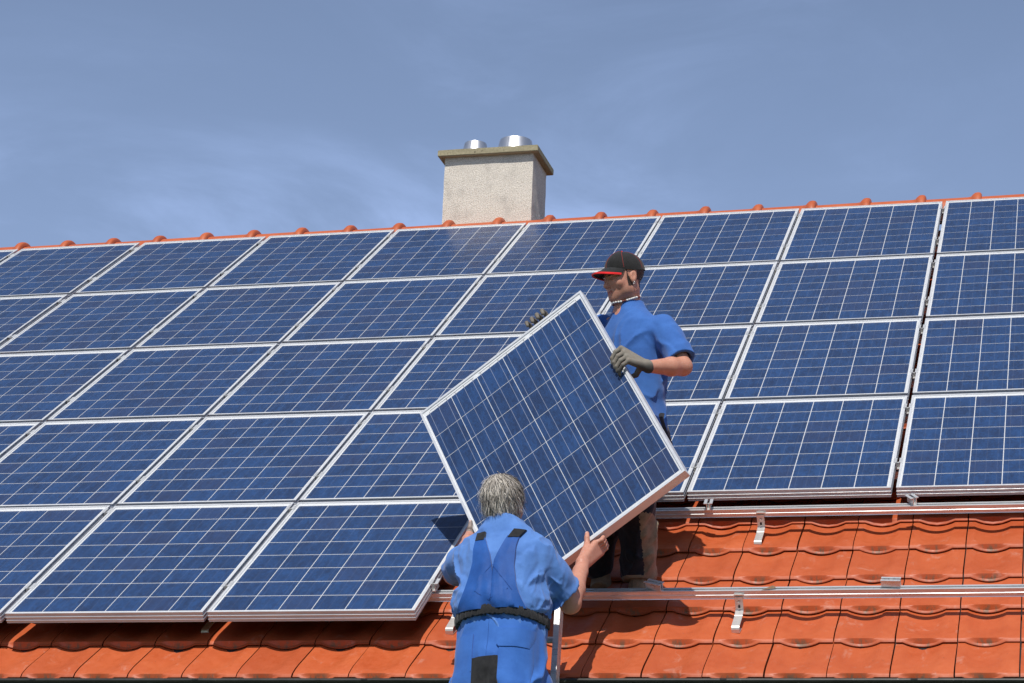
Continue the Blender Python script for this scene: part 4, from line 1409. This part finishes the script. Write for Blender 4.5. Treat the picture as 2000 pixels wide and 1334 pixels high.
# heights above the hip: belt 0.09..0.14, notch 0.30, strap ends 0.44
bt = Solid()
bt.loft([(-.34, 0, 0, .172, .140), (-.20, 0, 0, .180, .156), (-.06, 0, 0, .185, .156), (.06, 0, 0, .180, .146), (.115, 0, 0, .174, .138)], oX, oY, oz, ohip, .02, 2.3)
knl, knr = P(940, 1500, -.58), P(1020, 1500, -.60)
bt.chain([P(935, 1345, -.60), knl, P(940, 1800, -.72)], [.105, .085, .07], .03)
bt.chain([P(1022, 1345, -.60), knr, P(1020, 1800, -.72)], [.105, .085, .07], .03)
f3 = folds(33, .026, 1.0, ((1, 0, .5), (1, 0, -.5), (.1, .2, 1)))
bt.disp = lambda p: f3(p) * np.clip(.75 - ((p - ohip) @ oz) * 2, .3, 1.1)
def omat(c):
    x = (c - ohip) @ oX; z = (c - ohip) @ oz; y = (c - ohip) @ oY
    w_ = .066 + .05 * np.clip((-.13 - z) / .2, 0, 1) + .02 * np.clip((-.10 - z) / .03, -1, 0)
    return ((z < -.075 + .012 * np.abs(x + -.012) / .06) & (np.abs(x + .012) < w_) & (y < 0)).astype(int)
solid_obj('bib_trousers', bt, .005, M['trouser_blue'], oroot, relaxed=10)
both = Solid(); both.pr = ow.pr + bt.pr
both.disp = lambda p: odisp(p)
zsb = [.118, .128, .15, .18, .21, .24, .27, .30, .33, .36, .39, .42, .445]
# back panel: wide at the belt, narrowing, then two wings up to the straps
Lb = lambda z: I(z, [.09, .14, .20, .32, .445], [-.165, -.135, -.108, -.085, -.088])
Rb = lambda z: I(z, [.09, .14, .20, .32, .445], [.165, .140, .115, .095, .105])
Nl = lambda z: I(z, [.09, .315, .445], [.012, .012, -.044])
Nr = lambda z: I(z, [.09, .315, .445], [.0085, .0085, .058])
sheet('bib_back', Lb, Nl, zsb, M['bib_blue'], both, .0135, 12)
sheet('bib_back', Nr, Rb, zsb, M['bib_blue'], both, .0135, 12)
def strap(name, xa, xb, z0, z1, tilt, off=.0165):
    zs = np.linspace(z0, z1, 8)
    sheet(name, lambda z: xa + tilt * (z - z0), lambda z: xb + tilt * (z - z0), zs, M['black_cloth'], both, off, 5)
strap('strap', -.087, -.046, .435, .475, .0)
strap('strap', .060, .103, .435, .478, .45)
# elastic waist band with ruched edge, laid on the waist
v, f = [], []
na, nz = 300, 5
AN = np.linspace(0, 2 * math.pi, na, endpoint=False)
def girth(z):
    o_ = ohip + oz * z
    dr_ = oX[None] * np.cos(AN)[:, None] + oY[None] * np.sin(AN)[:, None]
    t = np.linspace(.08, .26, 46)
    pts_ = (o_ + dr_[:, None] * t[None, :, None]).reshape(-1, 3)
    d = both.eval(pts_).reshape(na, len(t))
    return t[np.argmax(d > 0, axis=1)]
G_ = np.max([girth(z) for z in (.085, .105)], 0)
for _ in range(16): G_ = (np.roll(G_, 1) + G_ * 2 + np.roll(G_, -1)) / 4
G_ = np.maximum(G_, .12) + .0075 + .004 * np.clip(-np.sin(AN) - .4, 0, 1)
for j in range(nz + 1):
    for i in range(na):
        a = AN[i]
        ru = .0013 * math.sin(a * 75) + .0012 * math.sin(a * 41 + 1)
        back = max(0, -math.sin(a)) ** 2
        z = .080 + .042 * j / nz + .018 * back + .0016 * math.sin(a * 53 + j) + .0012 * math.sin(a * 31)
        bul = .0035 * math.sin(math.pi * j / nz)
        v.append(ohip + (oX * math.cos(a) + oY * math.sin(a)) * (G_[i] + ru + bul) + oz * z)
s0 = len(v)
for j in (0, nz):
    for i in range(na): v.append(np.array(v[j * na + i]) - (oX * math.cos(AN[i]) + oY * math.sin(AN[i])) * .022)
for j in range(nz):
    for i in range(na): f.append((j*na+i, j*na+(i+1)%na, (j+1)*na+(i+1)%na, (j+1)*na+i))
for i in range(na):
    f.append((i, (i+1)%na, s0+(i+1)%na, s0+i)); f.append((nz*na+i, nz*na+(i+1)%na, s0+na+(i+1)%na, s0+na+i))
o = MB().addm(v, f).build('waist_band', M['elastic'], None, 60); person_part(o, oroot)
# pocket flaps and stitched pocket outlines
def curve_z(x, x0, x1, drop): 
    t = (x - x0) / (x1 - x0); return drop * math.sin(math.pi * min(max(t, 0), 1))
zs = np.linspace(-.055, .040, 8)
sheet('pocket_flap', lambda z: I(z, [-.055, -.03, .04], [.058, .040, .040]), lambda z: I(z, [-.055, -.03, .04], [.150, .172, .172]), np.linspace(-.045, .035, 7), M['trouser_blue'], bt, .0115, 10)
sheet('pocket', lambda z: -.172, lambda z: -.066, np.linspace(-.22, .020, 12), M['trouser_blue'], bt, .0065, 10)
sheet('pocket', lambda z: .052, lambda z: .168, np.linspace(-.22, -.02, 12), M['trouser_blue'], bt, .0065, 10)
sm = MB()
def seam(sol, pts, off, r=.0007):
    q = [back_surface(sol, x, z, off) for x, z in pts]; sm.tube(q, r, 5, False)
for s_ in (-1, 1):
    seam(both, [(s_ * .005 + .008, z) for z in np.linspace(.31, .14, 12)] if s_ > 0 else [(.008 - .10 * t, .31 - .13 * t) for t in np.linspace(0, .9, 10)], .0158)
seam(both, [(.008 + .10 * t, .31 - .13 * t) for t in np.linspace(0, .9, 10)], .0158)
seam(both, [(.008 + .075 - .075 * t, .20 - .05 * t) for t in np.linspace(0, 1, 8)], .0158)
seam(both, [(.008 - .075 + .075 * t, .20 - .05 * t) for t in np.linspace(0, 1, 8)], .0158)
seam(bt, [(.0, z) for z in np.linspace(.08, -.30, 16)], .001)
sheet('seat_patch', lambda z: I(z, [-.42, -.25, -.16, -.085], [-.14, -.085, -.072, -.070]), lambda z: I(z, [-.42, -.25, -.16, -.085], [.12, .062, .050, .050]), np.linspace(-.40, -.085, 18), M['black_cloth'], bt, .0065, 12)
o = sm.build('seam', M['seam']); person_part(o, oroot)

# ---- ladder: the man stands on it
lad = empty('ladder', tuple(P(1070, 1600, -.75)))
tag(lad, 'aluminium ladder leaning on the eaves beside the grey haired man', 'ladder')
bpy.context.view_layer.update()
t1, t0_ = P(1092, 1192, -.20), P(1083, 1334, -.36)
ld = unit(t1 - t0_)
side = unit(A(-1, 0, 0)); nrm = unit(np.cross(ld, side))
for k_, sx in enumerate((0, -.40)):
    c1 = t1 + A(sx, 0, 0); c0 = c1 - ld * 5.2
    mb = MB()
    sec = [(-.0125, -.032), (.0125, -.032), (.0125, -.029), (-.0095, -.029), (-.0095, .029), (.0125, .029), (.0125, .032), (-.0125, .032)]
    sgn = 1 if k_ == 0 else -1
    vv = []
    for c in (c0, c1):
        for p_, q_ in sec: vv.append(tuple(c + side * (-p_ * sgn) * -1 + nrm * q_))
    n_ = len(sec)
    ff = [(i, (i + 1) % n_, n_ + (i + 1) % n_, n_ + i) for i in range(n_)] + [tuple(range(n_))[::-1], tuple(range(n_, 2 * n_))]
    o = mb.addm(vv, ff).build('stile', M['bare'], None); person_part(o, lad)
for i in range(18):
    c = t1 - ld * (.155 + .28 * i)
    o = MB().tube([c + A(-.008, 0, 0), c + A(-.392, 0, 0)], .0145, 10).build('rung', M['bare'], None, 40); person_part(o, lad)
